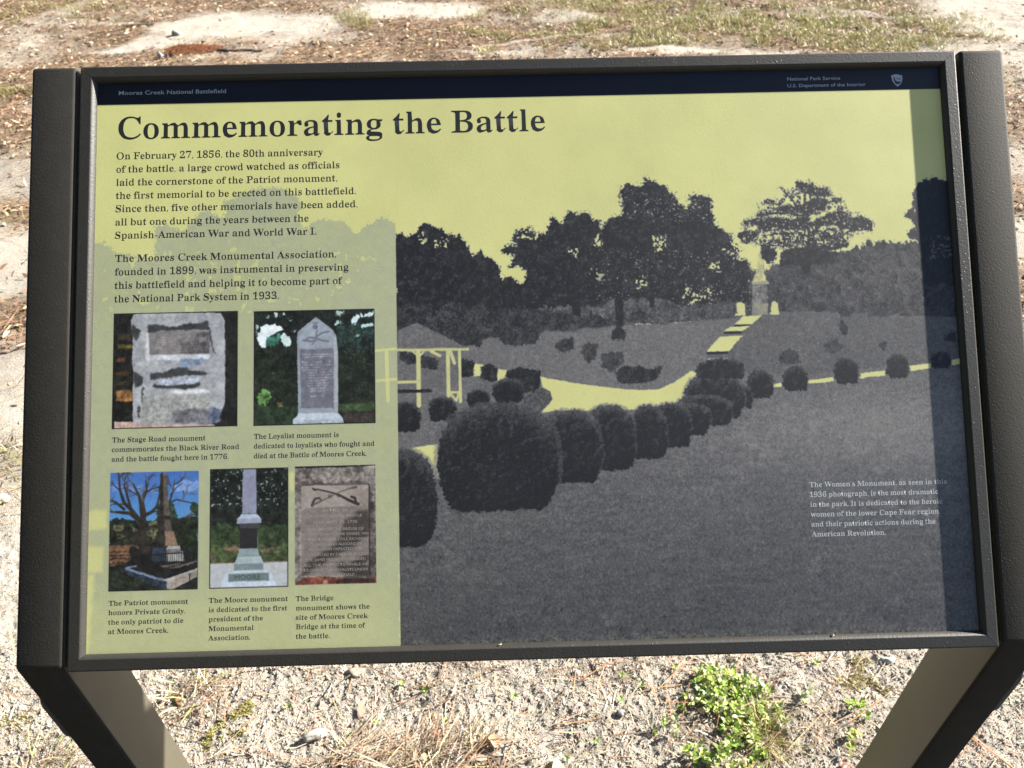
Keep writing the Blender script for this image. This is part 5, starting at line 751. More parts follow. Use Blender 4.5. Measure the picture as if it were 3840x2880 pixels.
set_lines('caption_lettering', [
    (38.2, 403.0, 96.8, 'The Stage Road monument'),
    (38.2, 412.9, 131.4, 'commemorates the Black River Road'),
    (38.2, 422.9, 120.7, 'and the battle fought here in 1776.'),
], 11.2, GL_BODY, 'B', INK, panel, label='caption under the boulder photograph')
set_lines('caption_lettering', [
    (185.2, 402.9, 87.9, 'The Loyalist monument is'),
    (185.2, 412.9, 124.9, 'dedicated to loyalists who fought and'),
    (185.2, 423.0, 116.7, 'died at the Battle of Moores Creek.'),
], 11.2, GL_BODY, 'B', INK, panel, label='caption under the pointed slab photograph')
set_lines('caption_lettering', [
    (37.8, 569.2, 80.8, 'The Patriot monument'),
    (37.8, 578.6, 77.9, 'honors Private Grady,'),
    (37.8, 588.1, 76.2, 'the only patriot to die'),
    (37.8, 597.5, 61.0, 'at Moores Creek.'),
], 10.6, GL_BODY, 'B', INK, panel, label='caption under the obelisk photograph')
set_lines('caption_lettering', [
    (139.7, 569.0, 80.8, 'The Moore monument'),
    (139.7, 578.4, 80.0, 'is dedicated to the first'),
    (139.7, 587.8, 55.2, 'president of the'),
    (139.7, 597.2, 45.8, 'Monumental'),
    (139.7, 606.6, 42.5, 'Association.'),
], 10.6, GL_BODY, 'B', INK, panel, label='caption under the column photograph')
set_lines('caption_lettering', [
    (228.4, 569.4, 38.4, 'The Bridge'),
    (228.4, 578.9, 75.3, 'monument shows the'),
    (228.4, 588.3, 73.6, 'site of Moores Creek'),
    (228.4, 597.7, 70.7, 'Bridge at the time of'),
    (228.4, 607.2, 34.5, 'the battle.'),
], 10.6, GL_BODY, 'B', INK, panel, label='caption under the carved tablet photograph')
set_lines('caption_lettering', [
    (762.0, 466.9, 144.0, 'The Women’s Monument, as seen in this'),
    (762.0, 477.1, 134.6, '1936 photograph, is the most dramatic'),
    (762.0, 487.2, 138.1, 'in the park. It is dedicated to the heroic'),
    (762.0, 497.4, 135.1, 'women of the lower Cape Fear region,'),
    (762.0, 507.6, 129.5, 'and their patriotic actions during the'),
    (762.0, 517.8, 76.9, 'American Revolution.'),
], 11.2, GL_BODY, 'B', WHITEINK, panel, label='white caption on the grey lawn of the picture')
HEAD_ROWS = [(38.7, 29.3, 115.2, 'Moores Creek National Battlefield'), (762.7, 27.6, 57.8, 'National Park Service'), (762.5, 35.2, 85.6, 'U.S. Department of the Interior')]
def sans(name, lines, size, mat, parent, bold=0.012, lift=0.03, label=None, shear=0):
    """plain sans lettering from the built-in font, stretched to the width measured for the line"""
    VV, FF, off = [], [], 0
    for x, y, wmm, s in lines:
        cu = bpy.data.curves.new('s', 'FONT'); cu.body = s; cu.size = 1; cu.offset = bold; cu.resolution_u = 2; o = bpy.data.objects.new('s', cu); me = bpy.data.meshes.new_from_object(o); me.calc_loop_triangles()
        V = np.array([v.co[:2] for v in me.vertices]); F = np.array([t.vertices[:] for t in me.loop_triangles]); bpy.data.objects.remove(o); bpy.data.curves.remove(cu); bpy.data.meshes.remove(me)
        k = wmm / (V[:, 0].max() - V[:, 0].min()); VV.append(np.stack([x + (V[:, 0] - V[:, 0].min()) * k, y - V[:, 1] * size], 1)); FF.append(F + off); off += len(V)
    o = link(name, flat_mesh(name, np.concatenate(VV), np.concatenate(FF), lift), mat, parent)
    if label: o['label'] = label
    return o
sans('header_lettering', HEAD_ROWS[:1], 6.6, HEADINK, panel, 0.007, label='grey header lettering with the park name')
sans('header_lettering', HEAD_ROWS[1:], 5.4, HEADINK, panel, 0.007, label='two grey header lines naming the agency')
b = PH['moore']; sans('carved_lettering', [(b[0] + 0.32 * (b[2] - b[0]), b[1] + 0.935 * (b[3] - b[1]), 0.33 * (b[2] - b[0]), 'MOORE')], 7.2, MOOREINK, panel, 0.0, 0.05)
b = PH['bridge']; bw, bh = b[2] - b[0], b[3] - b[1]
PLQ = ['BATTLE OF', "MOORE'S CREEK BRIDGE", 'FEBRUARY 27, 1776', 'HERE STOOD THE BRIDGE OF', 'REVOLUTIONARY FAME WHERE 1000', 'PATRIOTS UNDER COLS. RICHARD', 'CASWELL AND ALEXANDER', 'LILLINGTON DEFEATED 1600', 'LOYALISTS LED BY CAPTAIN MCLEOD', 'COL. JAMES MOORE COMMANDED', 'ALL THE PATRIOTS WHILE HE', 'TO OPPOSE THE LOYALISTS UNDER', 'BRIG. GEN. DONALD']
PLY = [0.39, 0.438, 0.49, 0.55, 0.592, 0.635, 0.677, 0.718, 0.763, 0.806, 0.85, 0.893, 0.935]; PLW = [0.31, 0.66, 0.54, 0.70, 0.82, 0.76, 0.64, 0.66, 0.82, 0.74, 0.80, 0.80, 0.46]
sans('carved_lettering', [(b[0] + bw * (0.50 - w_ / 2), b[1] + bh * y_, bw * w_, s) for s, y_, w_ in zip(PLQ, PLY, PLW)], 3.9, CARVE, panel, 0.0, 0.05, label='carved tablet text in the small brown photograph')
# agency arrowhead: pale shield with dark tree, band and lake
ex, ey = 876.4, 22.9
for nm, mt, polys, lf in (('arrowhead_emblem', HEADINK, ["0,1.2 2.0,0.6 4.0,0 7.2,0 9.6,0.9 11.9,1.0 12.3,4.4 11.4,8.6 9.6,11.6 6.4,13.9 3.4,11.2 1.0,7.2"], 0.03), ('arrowhead_emblem', inkmat('emblem_dark', (0.012, 0.016, 0.04)), ["2.5,2.6 3.3,2.2 4.0,4.6 4.6,6.6 6.6,8.2 8.8,8.0 10.9,7.4 8.8,11.0 7.8,11.9 7.2,10.8 5.6,10.9 5.0,11.8 3.6,9.4 2.6,6.2", "5.2,4.2 10.9,4.0 10.8,4.6 5.4,4.9", "6.0,6.0 10.3,5.7 10.2,6.3 6.6,6.6"], 0.045)):
    VV, FF, off = [], [], 0
    for s in polys:
        a, V, F = glyph_mesh("0;" + ' '.join('%d,%d' % (float(p.split(',')[0]) * 100, float(p.split(',')[1]) * 100) for p in s.split())); VV.append(np.stack([ex + V[:, 0] * 10, ey + V[:, 1] * 10], 1)); FF.append(F + off); off += len(V)
    link(nm, flat_mesh(nm, np.concatenate(VV), np.concatenate(FF), lf), mt, panel)

# ---------------------------------------------------------------- ground cover
def tinted(name, rough=0.75, trans=0.0, spec=0.3):
    q = NT(name); t = q.n('Attribute'); t.attribute_name = 'tint'; q.base(t.outputs['Color']); m = q.set(rough, spec)
    if trans:
        tr = q.n('BsdfTranslucent'); q.l(t.outputs['Color'], tr.inputs[0]); mx = q.n('MixShader'); mx.inputs[0].default_value = trans; q.l(q.p.outputs[0], mx.inputs[1]); q.l(tr.outputs[0], mx.inputs[2]); q.l(mx.outputs[0], q.t.nodes['Material Output'].inputs[0])
    return m
STRAW = tinted('straw', 0.65, 0.12); LEAFM = tinted('leaf', 0.42, 0.30, 0.5); LITTER = tinted('litter', 0.8); STONE = tinted('stone', 0.8)
rng = np.random.default_rng(2024)
def ribbons(P, az, el, L, W, bend, wprof, tint, roll=None, sway=0.0, gtint=None):
    """n curved blades: start points, heading, rise, length, width, bend (rad over the length), width profile, colour"""
    n = len(P); K = len(wprof) - 1; pts = [P.copy()]; e = el.copy(); a = az.copy()
    for k in range(K):
        d = np.stack([np.cos(a) * np.cos(e), np.sin(a) * np.cos(e), np.sin(e)], 1); pts.append(pts[-1] + d * (L / K)[:, None]); e = e - bend / K; a = a + sway * rng.normal(0, 1, n)
    if roll is None: roll = rng.normal(0, 0.5, n)
    side = np.stack([-np.sin(az) * np.cos(roll), np.cos(az) * np.cos(roll), np.sin(roll)], 1)
    V = np.zeros((n, K + 1, 2, 3)); C_ = np.zeros((n, K + 1, 2, 3))
    for k in range(K + 1):
        w = (W * wprof[k] / 2)[:, None]; V[:, k, 0] = pts[k] - side * w; V[:, k, 1] = pts[k] + side * w
        t = k / K; C_[:, k, :] = (tint if gtint is None else tint * (1 - t) + gtint * t)[:, None, :]
    base = (np.arange(n) * (K + 1) * 2)[:, None]; ks = np.arange(K)[None, :] * 2
    F = np.stack([base + ks, base + ks + 1, base + ks + 3, base + ks + 2], -1).reshape(-1, 4)
    return V.reshape(-1, 3), F, C_.reshape(-1, 3)
def join(parts):
    V, F, C_, off = [], [], [], 0
    for v, f, c in parts: V.append(v); F.append(f + off); C_.append(c); off += len(v)
    return np.concatenate(V), np.concatenate(F), np.concatenate(C_)
def palette(n, cols, var=0.18):
    c = np.array(cols)[rng.integers(0, len(cols), n)]; return np.clip(c * (1 + var * rng.normal(0, 1, (n, 1))) * (1 + 0.06 * rng.normal(0, 1, (n, 3))), 0.01, 0.75)
def scatter(n, which, far=0.62):
    """points over the ground in view (and a margin), kept where the mask is high"""
    X_, Y_ = np.zeros(0), np.zeros(0)
    while len(X_) < n:
        m = n * 3; y = np.where(rng.random(m) < far, rng.uniform(3.4, 6.7, m), rng.uniform(0.12, 3.6, m)); x = rng.uniform(-1, 1, m) * (1.0 + 0.56 * y)
        keep = rng.random(m) < which(x, y); X_ = np.concatenate([X_, x[keep]]); Y_ = np.concatenate([Y_, y[keep]])
    return X_[:n], Y_[:n]
def on_ground(x, y, dz=0.0): return np.stack([x, y, relief(x, y) + dz], 1)
R = rng.uniform; TAU = 2 * math.pi
# pine straw: long thin needles lying about, thick where the litter is thick
n = 44000; x, y = scatter(n, lambda a, b: np.clip(masks(a, b)[0] ** 1.4 + 0.03, 0, 1)); az = np.where(rng.random(n) < 0.6, rng.normal(0.15, 0.5, n), R(0, TAU, n))
v, f, c = ribbons(on_ground(x, y, 0.004) + np.stack([0 * x, 0 * x, R(0, 0.010, n)], 1), az, R(-0.04, 0.10, n), R(0.05, 0.14, n), R(0.0012, 0.0024, n), R(-0.1, 0.25, n), (0.8, 1, 0.5), palette(n, [(0.32, 0.20, 0.11), (0.42, 0.29, 0.17), (0.22, 0.13, 0.075), (0.52, 0.40, 0.26), (0.36, 0.19, 0.10)]), sway=0.12)
o = link('pine_straw', fast_mesh('pine_straw', v, f, c), STRAW); tag(o, 'brown pine straw strewn thickly over the bare sand', 'pine straw', kind='stuff')
# broken leaves, bark crumbs
n = 36000; x, y = scatter(n, lambda a, b: np.clip(masks(a, b)[0] ** 1.2, 0, 1) * np.clip((b - 0.6) / 1.0, 0.04, 1))
v, f, c = ribbons(on_ground(x, y, 0.003) + np.stack([0 * x, 0 * x, R(0, 0.012, n)], 1), R(0, TAU, n), R(-0.25, 0.5, n), R(0.010, 0.034, n), R(0.005, 0.016, n), R(-0.5, 0.9, n), (0.5, 1, 0.35), palette(n, [(0.20, 0.125, 0.08), (0.33, 0.225, 0.14), (0.47, 0.36, 0.25), (0.12, 0.078, 0.052), (0.42, 0.34, 0.26), (0.30, 0.17, 0.10)], 0.22))
o = link('leaf_litter', fast_mesh('leaf_litter', v, f, c), LITTER); tag(o, 'crumbled brown leaf litter lying between the sandy patches', 'leaf litter', kind='stuff')
# sparse short grass
n = 40000; x, y = scatter(n, lambda a, b: np.clip(masks(a, b)[1] * 1.1, 0, 1), 0.82); hgt = R(0.018, 0.050, n)
v, f, c = ribbons(on_ground(x, y), R(0, TAU, n), R(0.5, 1.45, n), hgt, R(0.0018, 0.0036, n), R(0.1, 1.3, n), (0.9, 1, 0.7, 0.15), palette(n, [(0.21, 0.22, 0.05), (0.29, 0.29, 0.08), (0.37, 0.34, 0.12), (0.15, 0.165, 0.045), (0.50, 0.42, 0.24), (0.40, 0.29, 0.16)]))
o = link('grass', fast_mesh('grass', v, f, c), LEAFM); tag(o, 'thin yellowish green grass growing in the litter behind the sign', 'grass', kind='stuff')
# straws, twig ends and dark crumbs on the sand near the sign
n = 11000; x = R(-1.3, 1.3, n); y = np.where(rng.random(n) < 0.7, R(0.12, 0.52, n), R(0.5, 1.4, n))
v, f, c = ribbons(on_ground(x, y, 0.001), R(0, TAU, n), R(-0.1, 0.35, n), np.where(rng.random(n) < 0.8, R(0.005, 0.016, n), R(0.02, 0.06, n)), R(0.0009, 0.0024, n), R(-0.2, 0.5, n), (0.8, 1, 0.7), palette(n, [(0.50, 0.43, 0.34), (0.36, 0.29, 0.22), (0.15, 0.125, 0.11), (0.58, 0.51, 0.40), (0.38, 0.24, 0.16), (0.46, 0.38, 0.29)], 0.18), sway=0.2)
n2 = 46000; x2 = R(-1.3, 1.3, n2); y2 = np.where(rng.random(n2) < 0.75, R(0.12, 0.52, n2), R(0.5, 1.3, n2)); s2 = R(0.0013, 0.0036, n2) * np.where(rng.random(n2) < 0.05, 1.8, 1)
T4 = np.array([(1, 0, -0.3), (-0.6, 0.9, -0.3), (-0.5, -0.85, -0.3), (0.1, 0.05, 0.9)]); rot = R(0, TAU, n2); sq = R(0.6, 1.3, (n2, 3))
tv = T4[None] * sq[:, None, :] * s2[:, None, None]; cr, sr = np.cos(rot)[:, None], np.sin(rot)[:, None]; tv = np.stack([tv[..., 0] * cr - tv[..., 1] * sr, tv[..., 0] * sr + tv[..., 1] * cr, tv[..., 2]], -1) + on_ground(x2, y2, 0.0004)[:, None, :]
tf = (np.arange(n2) * 4)[:, None, None] + np.array([(0, 1, 3, 3), (1, 2, 3, 3), (2, 0, 3, 3)])[None]
tc = np.repeat(palette(n2, [(0.47, 0.41, 0.335), (0.42, 0.365, 0.295), (0.50, 0.445, 0.365), (0.38, 0.325, 0.26), (0.48, 0.425, 0.35), (0.20, 0.17, 0.14), (0.45, 0.395, 0.315)], 0.13), 4, 0)
o = link('crumbs', fast_mesh('crumbs', v, f, c), LITTER); tag(o, 'short straws and twig ends scattered on the sand under the sign', 'debris', kind='stuff')
tri = tf.reshape(-1, 4)[:, :3]; o = link('gravel', fast_mesh('gravel', tv.reshape(-1, 3), tri, tc), STONE); tag(o, 'coarse sand crumbs lying on the ground under the sign', 'gravel', kind='stuff')

# ---- things one could pick up
def tuft(cx, cy, n, rad, h, label, cols, lean=(0, 0.6), name='grass_tuft', w=(0.0014, 0.0026), cat='grass tuft', el=(0.25, 1.2), bend=(0.3, 1.5), group=None):
    base = Vector((cx, cy, gz(cx, cy))); t = empty(name, base); tag(t, label, cat, group)
    a = R(0, TAU, n); r = rad * np.sqrt(rng.random(n)); P_ = np.stack([r * np.cos(a), r * np.sin(a), 0 * a - 0.002], 1); az_ = np.where(rng.random(n) < lean[1], rng.normal(lean[0], 0.55, n), a + rng.normal(0, 0.5, n))
    v, f, c = ribbons(P_, az_, R(el[0], el[1], n), R(h * 0.5, h * 1.15, n), R(w[0], w[1], n), R(bend[0], bend[1], n), (0.7, 1, 0.9, 0.6, 0.15), palette(n, cols), sway=0.08)
    tag(link('blades', fast_mesh('blades', v, f, c), STRAW, t), kind='stuff'); return t
DRY = [(0.56, 0.46, 0.33), (0.44, 0.34, 0.23), (0.62, 0.54, 0.42), (0.34, 0.25, 0.16)]
tuft(-0.315, 0.245, 130, 0.055, 0.085, 'flattened tuft of dry straw grass beside the pale stone lump', DRY, (0.5, 0.8), el=(0.02, 0.5), bend=(0.0, 0.7))
tuft(-0.190, 0.235, 150, 0.060, 0.090, 'wide dry grass tuft at the lower edge between stone lump and brown leaf', DRY, (0.8, 0.7), el=(0.05, 0.7), bend=(0.1, 0.8))
tuft(-0.110, 0.270, 60, 0.030, 0.070, 'upright dry stubble tuft nearest the curled brown leaf', DRY, (1.3, 0.6), el=(0.3, 1.0))
tuft(-0.675, 0.395, 70, 0.045, 0.070, 'small dry tuft with green base next to the left leg', DRY + [(0.30, 0.33, 0.12)], (0.9, 0.5))
tuft(-0.900, 0.235, 80, 0.050, 0.080, 'sparse pale green grass tuft outside the left leg', DRY + [(0.32, 0.36, 0.14), (0.24, 0.30, 0.10)], (1.0, 0.5), el=(0.1, 0.9))
tuft(-0.610, 0.325, 26, 0.030, 0.060, 'few straws lying against the inner side of the left leg', DRY, (0.6, 0.8), el=(0.0, 0.3), bend=(0, 0.3))
tuft(0.455, 0.268, 190, 0.022, 0.075, 'fine brownish green grass tuft growing out of the big green weed', [(0.30, 0.28, 0.08), (0.24, 0.26, 0.07), (0.36, 0.24, 0.09), (0.45, 0.40, 0.18)], (1.6, 0.2), w=(0.0009, 0.0016), el=(0.2, 1.45), bend=(0.2, 1.4))
tuft(-1.43, 1.07, 120, 0.09, 0.06, 'green and straw coloured tuft left of the left post', DRY + [(0.26, 0.30, 0.10)], (0, 0.3))
tuft(-0.07, 4.39, 90, 0.05, 0.07, 'pale yellow grass tuft just above the top rail', [(0.50, 0.46, 0.22), (0.40, 0.40, 0.16)], (0, 0.2))
def weed(name, label, spots, cols, cat='weed', leaf=(0.010, 0.018)):
    """low leafy weed: sprigs of short blunt leaves around thin stems"""
    cx, cy = np.mean([s[0] for s in spots]), np.mean([s[1] for s in spots]); base = np.array([cx, cy, gz(cx, cy)]); t = empty(name, base); tag(t, label, cat); lv, st = [], []
    for (sx, sy, h, nl) in spots:
        b0 = np.array([sx, sy, gz(sx, sy)]) - base; tip = b0 + np.array([R(-0.3, 0.3) * h, R(-0.3, 0.3) * h, h]); k = rng.random(nl) ** 0.6; P_ = b0 + (tip - b0) * k[:, None]; az_ = R(0, TAU, nl) + np.arange(nl) * 2.4
        lv.append(ribbons(P_, az_, R(0.0, 0.5, nl) + 0.7 * k ** 2, R(leaf[0], leaf[1], nl) * (1.15 - 0.4 * k), R(0.0042, 0.0068, nl), R(0.2, 0.9, nl), (0.30, 0.85, 1.0, 0.75, 0.2), palette(nl, cols, 0.22), roll=rng.normal(0, 0.35, nl)))
        st.append(ribbons(b0[None], np.array([math.atan2(tip[1] - b0[1], tip[0] - b0[0])]), np.array([1.25]), np.array([h * 1.05]), np.array([0.0016]), np.array([0.0]), (1, 0.9, 0.7), np.array([[0.16, 0.17, 0.06]])))
    v, f, c = join(lv); tag(link('foliage', fast_mesh('foliage', v, f, c), LEAFM, t), kind='stuff'); v, f, c = join(st); tag(link('stems', fast_mesh('stems', v, f, c), LEAFM, t), kind='stuff'); return t
FRESH = [(0.27, 0.40, 0.045), (0.34, 0.47, 0.07), (0.20, 0.32, 0.04), (0.44, 0.54, 0.16), (0.48, 0.52, 0.24)]
sp = []
for k in range(230):
    a = R(0, TAU); r = math.sqrt(rng.random()); px_, py_ = 0.400 + 0.098 * r * math.cos(a), 0.300 + 0.115 * r * math.sin(a)
    if (px_ - 0.335) ** 2 + (py_ - 0.275) ** 2 < 0.040 ** 2 or (px_ - 0.48) ** 2 + (py_ - 0.25) ** 2 < 0.035 ** 2: continue
    if noise_at(np.array([px_]), np.array([py_]), 0.045, 78, 2)[0] < -0.6: continue
    sp.append((px_, py_, R(0.008, 0.034), int(R(6, 15))))
for px_, py_ in ((0.31, 0.225), (0.325, 0.235), (0.30, 0.24), (0.335, 0.215), (0.345, 0.23), (0.318, 0.25)): sp.append((px_, py_, R(0.02, 0.04), 14))
weed('green_weed', 'bright green leafy weed spreading on the sand below the sign', sp, FRESH + [(0.54, 0.54, 0.30), (0.13, 0.22, 0.04), (0.50, 0.50, 0.18)], leaf=(0.006, 0.019))
weed('green_weed', 'small loose sprig of weed to the left of the big green weed', [(0.265, 0.290, 0.030, 14), (0.285, 0.278, 0.026, 12), (0.290, 0.300, 0.020, 10), (0.25, 0.278, 0.02, 8)], [(0.30, 0.38, 0.12), (0.22, 0.31, 0.06), (0.38, 0.42, 0.18)], leaf=(0.006, 0.011))
weed('green_weed', 'two pale rosette leaves right of the weed mound', [(0.545, 0.335, 0.012, 8), (0.555, 0.345, 0.014, 7)], [(0.40, 0.44, 0.24), (0.32, 0.38, 0.16)], leaf=(0.014, 0.024))
weed('green_weed', 'narrow green weed beside the right leg', [(0.640, 0.325, 0.03, 16), (0.652, 0.31, 0.03, 16), (0.660, 0.298, 0.024, 12)], FRESH[:3], leaf=(0.007, 0.013))
weed('green_weed', 'yellowish little weed nearest the right leg at the lower edge', [(0.612, 0.262, 0.025, 12), (0.628, 0.27, 0.02, 10), (0.606, 0.235, 0.03, 14)], [(0.42, 0.44, 0.12), (0.28, 0.36, 0.08), (0.46, 0.36, 0.14)], leaf=(0.009, 0.016))
SEED = [(-0.246, 0.40), (-0.29, 0.325), (-0.335, 0.30), (-0.20, 0.385), (-0.02, 0.365), (0.20, 0.40), (0.19, 0.345), (0.135, 0.265), (-0.155, 0.315), (0.31, 0.415), (0.60, 0.415), (0.075, 0.235), (-0.47, 0.36), (0.235, 0.375)]
lv = []
for (sx, sy) in SEED:
    nl = 6; lv.append(ribbons(np.repeat([[sx, sy, gz(sx, sy) + 0.006]], nl, 0), np.arange(nl) * 1.05 + R(0, 1), R(0.1, 0.8, nl), R(0.006, 0.011, nl), R(0.003, 0.005, nl), R(0, 0.6, nl), (0.4, 1, 0.8, 0.2), palette(nl, [(0.30, 0.42, 0.08), (0.22, 0.34, 0.06)])))
v, f, c = join(lv); o = link('weeds', fast_mesh('weeds', v, f, c), LEAFM); tag(o, 'tiny green seedlings dotted over the sand', 'seedlings', kind='stuff')
def moss(cx, cy, rx, ry, n, label, cols, rot=0.0):
    base = Vector((cx, cy, gz(cx, cy))); a = R(0, TAU, n); r = np.sqrt(rng.random(n)); u, w_ = rx * r * np.cos(a), ry * r * np.sin(a); X_ = cx + u * math.cos(rot) - w_ * math.sin(rot); Y_ = cy + u * math.sin(rot) + w_ * math.cos(rot)
    k = noise_at(X_, Y_, 0.022, 77, 2) > -0.05 + 0.5 * (r - 0.6); X_, Y_ = X_[k], Y_[k]; m = len(X_); P_ = np.stack([X_ - cx, Y_ - cy, relief(X_, Y_) - base.z], 1)
    v, f, c = ribbons(P_, R(0, TAU, m), R(0.4, 1.5, m), R(0.004, 0.009, m), R(0.0012, 0.0022, m), R(0, 0.8, m), (1, 1, 0.2), palette(m, cols))
    o = link('moss_patch', fast_mesh('moss_patch', v, f, c), LEAFM, None, base); tag(o, label, 'moss')
MOSS = [(0.34, 0.33, 0.07), (0.44, 0.40, 0.13), (0.26, 0.26, 0.06), (0.50, 0.44, 0.20)]
moss(-0.575, 0.318, 0.040, 0.062, 2600, 'yellow green moss patch on the sand right of the left leg', MOSS, -0.5); moss(0.690, 0.385, 0.060, 0.045, 1500, 'dull yellow moss patch under the lower right corner of the frame', [(0.46, 0.38, 0.17), (0.38, 0.32, 0.13), (0.52, 0.46, 0.26)])
moss(0.83, 0.275, 0.035, 0.03, 700, 'small mossy patch outside the right leg', [(0.44, 0.37, 0.16), (0.34, 0.30, 0.11)]); moss(-0.985, 0.34, 0.05, 0.04, 600, 'thin mossy patch outside the left leg', [(0.48, 0.41, 0.22), (0.40, 0.35, 0.16)])
def lump(name, x, y, sx, sy, sz, label, col, cat, seed, rot=0.0, sink=0.3, mat=STONE):
    bm = bmesh.new(); bmesh.ops.create_icosphere(bm, subdivisions=3, radius=1.0); rs = np.random.default_rng(seed); ph = rs.uniform(0, 6, 6)
    for v in bm.verts:
        p = v.co; k = 1 + 0.26 * math.sin(3.1 * p.x + ph[0]) * math.cos(2.7 * p.y + ph[1]) + 0.10 * math.sin(5.3 * p.z + ph[2] + 2 * p.x) + 0.09 * math.sin(9 * p.y + ph[3]) * math.sin(8 * p.x + ph[4]) + 0.06 * rs.normal()
        c_, s_ = math.cos(rot), math.sin(rot); X_, Y_ = p.x * k * sx, p.y * k * sy; v.co = (X_ * c_ - Y_ * s_, X_ * s_ + Y_ * c_, p.z * k * sz)
    me = bm_mesh(name, bm, True); n = len(me.vertices); a = me.color_attributes.new('tint', 'FLOAT_COLOR', 'POINT'); cc_ = np.clip(np.array(col)[None] * (1 + 0.16 * rs.normal(0, 1, (n, 1))), 0, 0.8); a.data.foreach_set('color', np.concatenate([cc_, np.ones((n, 1))], 1).astype(np.float32).ravel())
    o = link(name, me, mat, None, (x, y, gz(x, y) + sz * (1 - sink) * 0.8)); tag(o, label, cat); return o
lump('stone', -0.405, 0.298, 0.022, 0.010, 0.012, 'pale knobbly stone lump beside the dry straw at the lower edge', (0.42, 0.39, 0.34), 'stone', 1, 0.5)
lump('stone', -0.345, 0.428, 0.016, 0.010, 0.005, 'low sand coloured stone just below the bottom rail', (0.30, 0.265, 0.21), 'stone', 2)
lump('pebble', 0.110, 0.412, 0.006, 0.006, 0.006, 'round white pebble just below the bottom rail', (0.62, 0.60, 0.56), 'pebble', 3); lump('pebble', 0.185, 0.318, 0.008, 0.007, 0.007, 'dark grey pebble on bare sand left of the small weed sprig', (0.16, 0.15, 0.15), 'pebble', 4)
lump('pebble', 0.752, 0.418, 0.013, 0.007, 0.006, 'white pebble at the lower right corner of the frame', (0.48, 0.47, 0.45), 'pebble', 5); lump('pebble', -1.31, 0.93, 0.020, 0.016, 0.012, 'smooth tan pebble left of the left post', (0.52, 0.40, 0.28), 'pebble', 6)
lump('pebble', -2.045, 4.83, 0.028, 0.02, 0.02, 'pale stone at the left end of the big sand patch', (0.26, 0.265, 0.26), 'pebble', 7); lump('pebble', -2.01, 4.40, 0.022, 0.02, 0.018, 'grey pebble at the end of the red bark piece', (0.28, 0.265, 0.25), 'pebble', 8)
def leaf(x, y, L, W, az, tilt, label, col, curl=0.5):
    bm = bmesh.new(); K = 8; rows = []
    for k in range(K + 1):
        t = k / K; w = W / 2 * (math.sin(math.pi * min(1, t * 0.92 + 0.06)) ** 0.75) * (1 + 0.16 * math.sin(9 * t + az)); row = []
        for s in (-1, -0.5, 0, 0.5, 1): row.append(bm.verts.new((t * L - L / 2, s * w, curl * (abs(s) ** 1.6) * w * 0.7 + 0.10 * L * math.sin(3 * t + 0.5) + 0.0012)))
        rows.append(row)
    for k in range(K):
        for j in range(4): bm.faces.new((rows[k][j], rows[k][j + 1], rows[k + 1][j + 1], rows[k + 1][j]))
    me = bm_mesh('fallen_leaf', bm, True); n = len(me.vertices); a = me.color_attributes.new('tint', 'FLOAT_COLOR', 'POINT'); cc_ = np.array(col)[None] * (1 + 0.12 * rng.normal(0, 1, (n, 1))); a.data.foreach_set('color', np.concatenate([cc_, np.ones((n, 1))], 1).astype(np.float32).ravel())
    o = link('fallen_leaf', me, LEAFM, None, (x, y, gz(x, y) + 0.006)); o.rotation_euler = (tilt, 0.2, az); tag(o, label, 'leaf')
leaf(-0.062, 0.272, 0.034, 0.024, 1.9, 0.35, 'curled pinkish brown leaf on the sand at the lower edge', (0.50, 0.32, 0.20)); leaf(0.052, 0.222, 0.030, 0.017, 1.2, 0.5, 'pale yellow leaf standing at the lower edge right of the brown leaf', (0.62, 0.50, 0.30))
leaf(0.355, 0.402, 0.016, 0.007, 2.6, 0.2, 'small orange leaf lying on top of the weed mound', (0.56, 0.42, 0.16)); leaf(0.585, 0.207, 0.018, 0.014, 0.6, 0.3, 'dark red leaf beside the yellowish weed at the right leg', (0.24, 0.09, 0.07)); leaf(1.19, 5.20, 0.11, 0.035, 0.1, 0.5, 'dark curled leaf lying in the grass at the upper edge', (0.10, 0.085, 0.06)); leaf(-2.30, 5.05, 0.10, 0.03, 0.1, 0.4, 'blackish leaf left of the big sand patch', (0.09, 0.08, 0.06))
def needles(x, y, az, L, n, label, col):
    base = Vector((x, y, gz(x, y))); P_ = np.stack([R(-0.002, 0.002, n), R(-0.002, 0.002, n), np.full(n, 0.004) + R(0, 0.003, n)], 1)
    v, f, c = ribbons(P_, rng.normal(az, 0.045, n), R(0.0, 0.05, n), R(L * 0.85, L, n), np.full(n, 0.0016), R(0, 0.1, n), (0.9, 1, 1, 0.5), palette(n, [col], 0.12), sway=0.03)
    o = link('pine_needles', fast_mesh('pine_needles', v, f, c), STRAW, None, base); tag(o, label, 'pine needles')
needles(-0.150, 0.245, 1.95, 0.11, 4, 'rust red pine needle bundle crossing the dry grass', (0.46, 0.22, 0.11)); needles(0.262, 0.335, 1.75, 0.10, 3, 'thin pinkish pine needles left of the weed mound', (0.50, 0.30, 0.21)); needles(0.905, 0.185, 2.25, 0.15, 4, 'reddish pine needles outside the right leg', (0.50, 0.26, 0.16)); needles(-0.17, 0.40, 1.35, 0.09, 3, 'reddish pine needles emerging from under the bottom rail', (0.44, 0.26, 0.18)); needles(0.575, 0.385, -0.45, 0.10, 2, 'pinkish twig like needles near the right moss patch', (0.46, 0.30, 0.24)); needles(-1.40, 0.86, -0.15, 0.16, 3, 'long brown pine needle bundle left of the left post', (0.42, 0.26, 0.14))
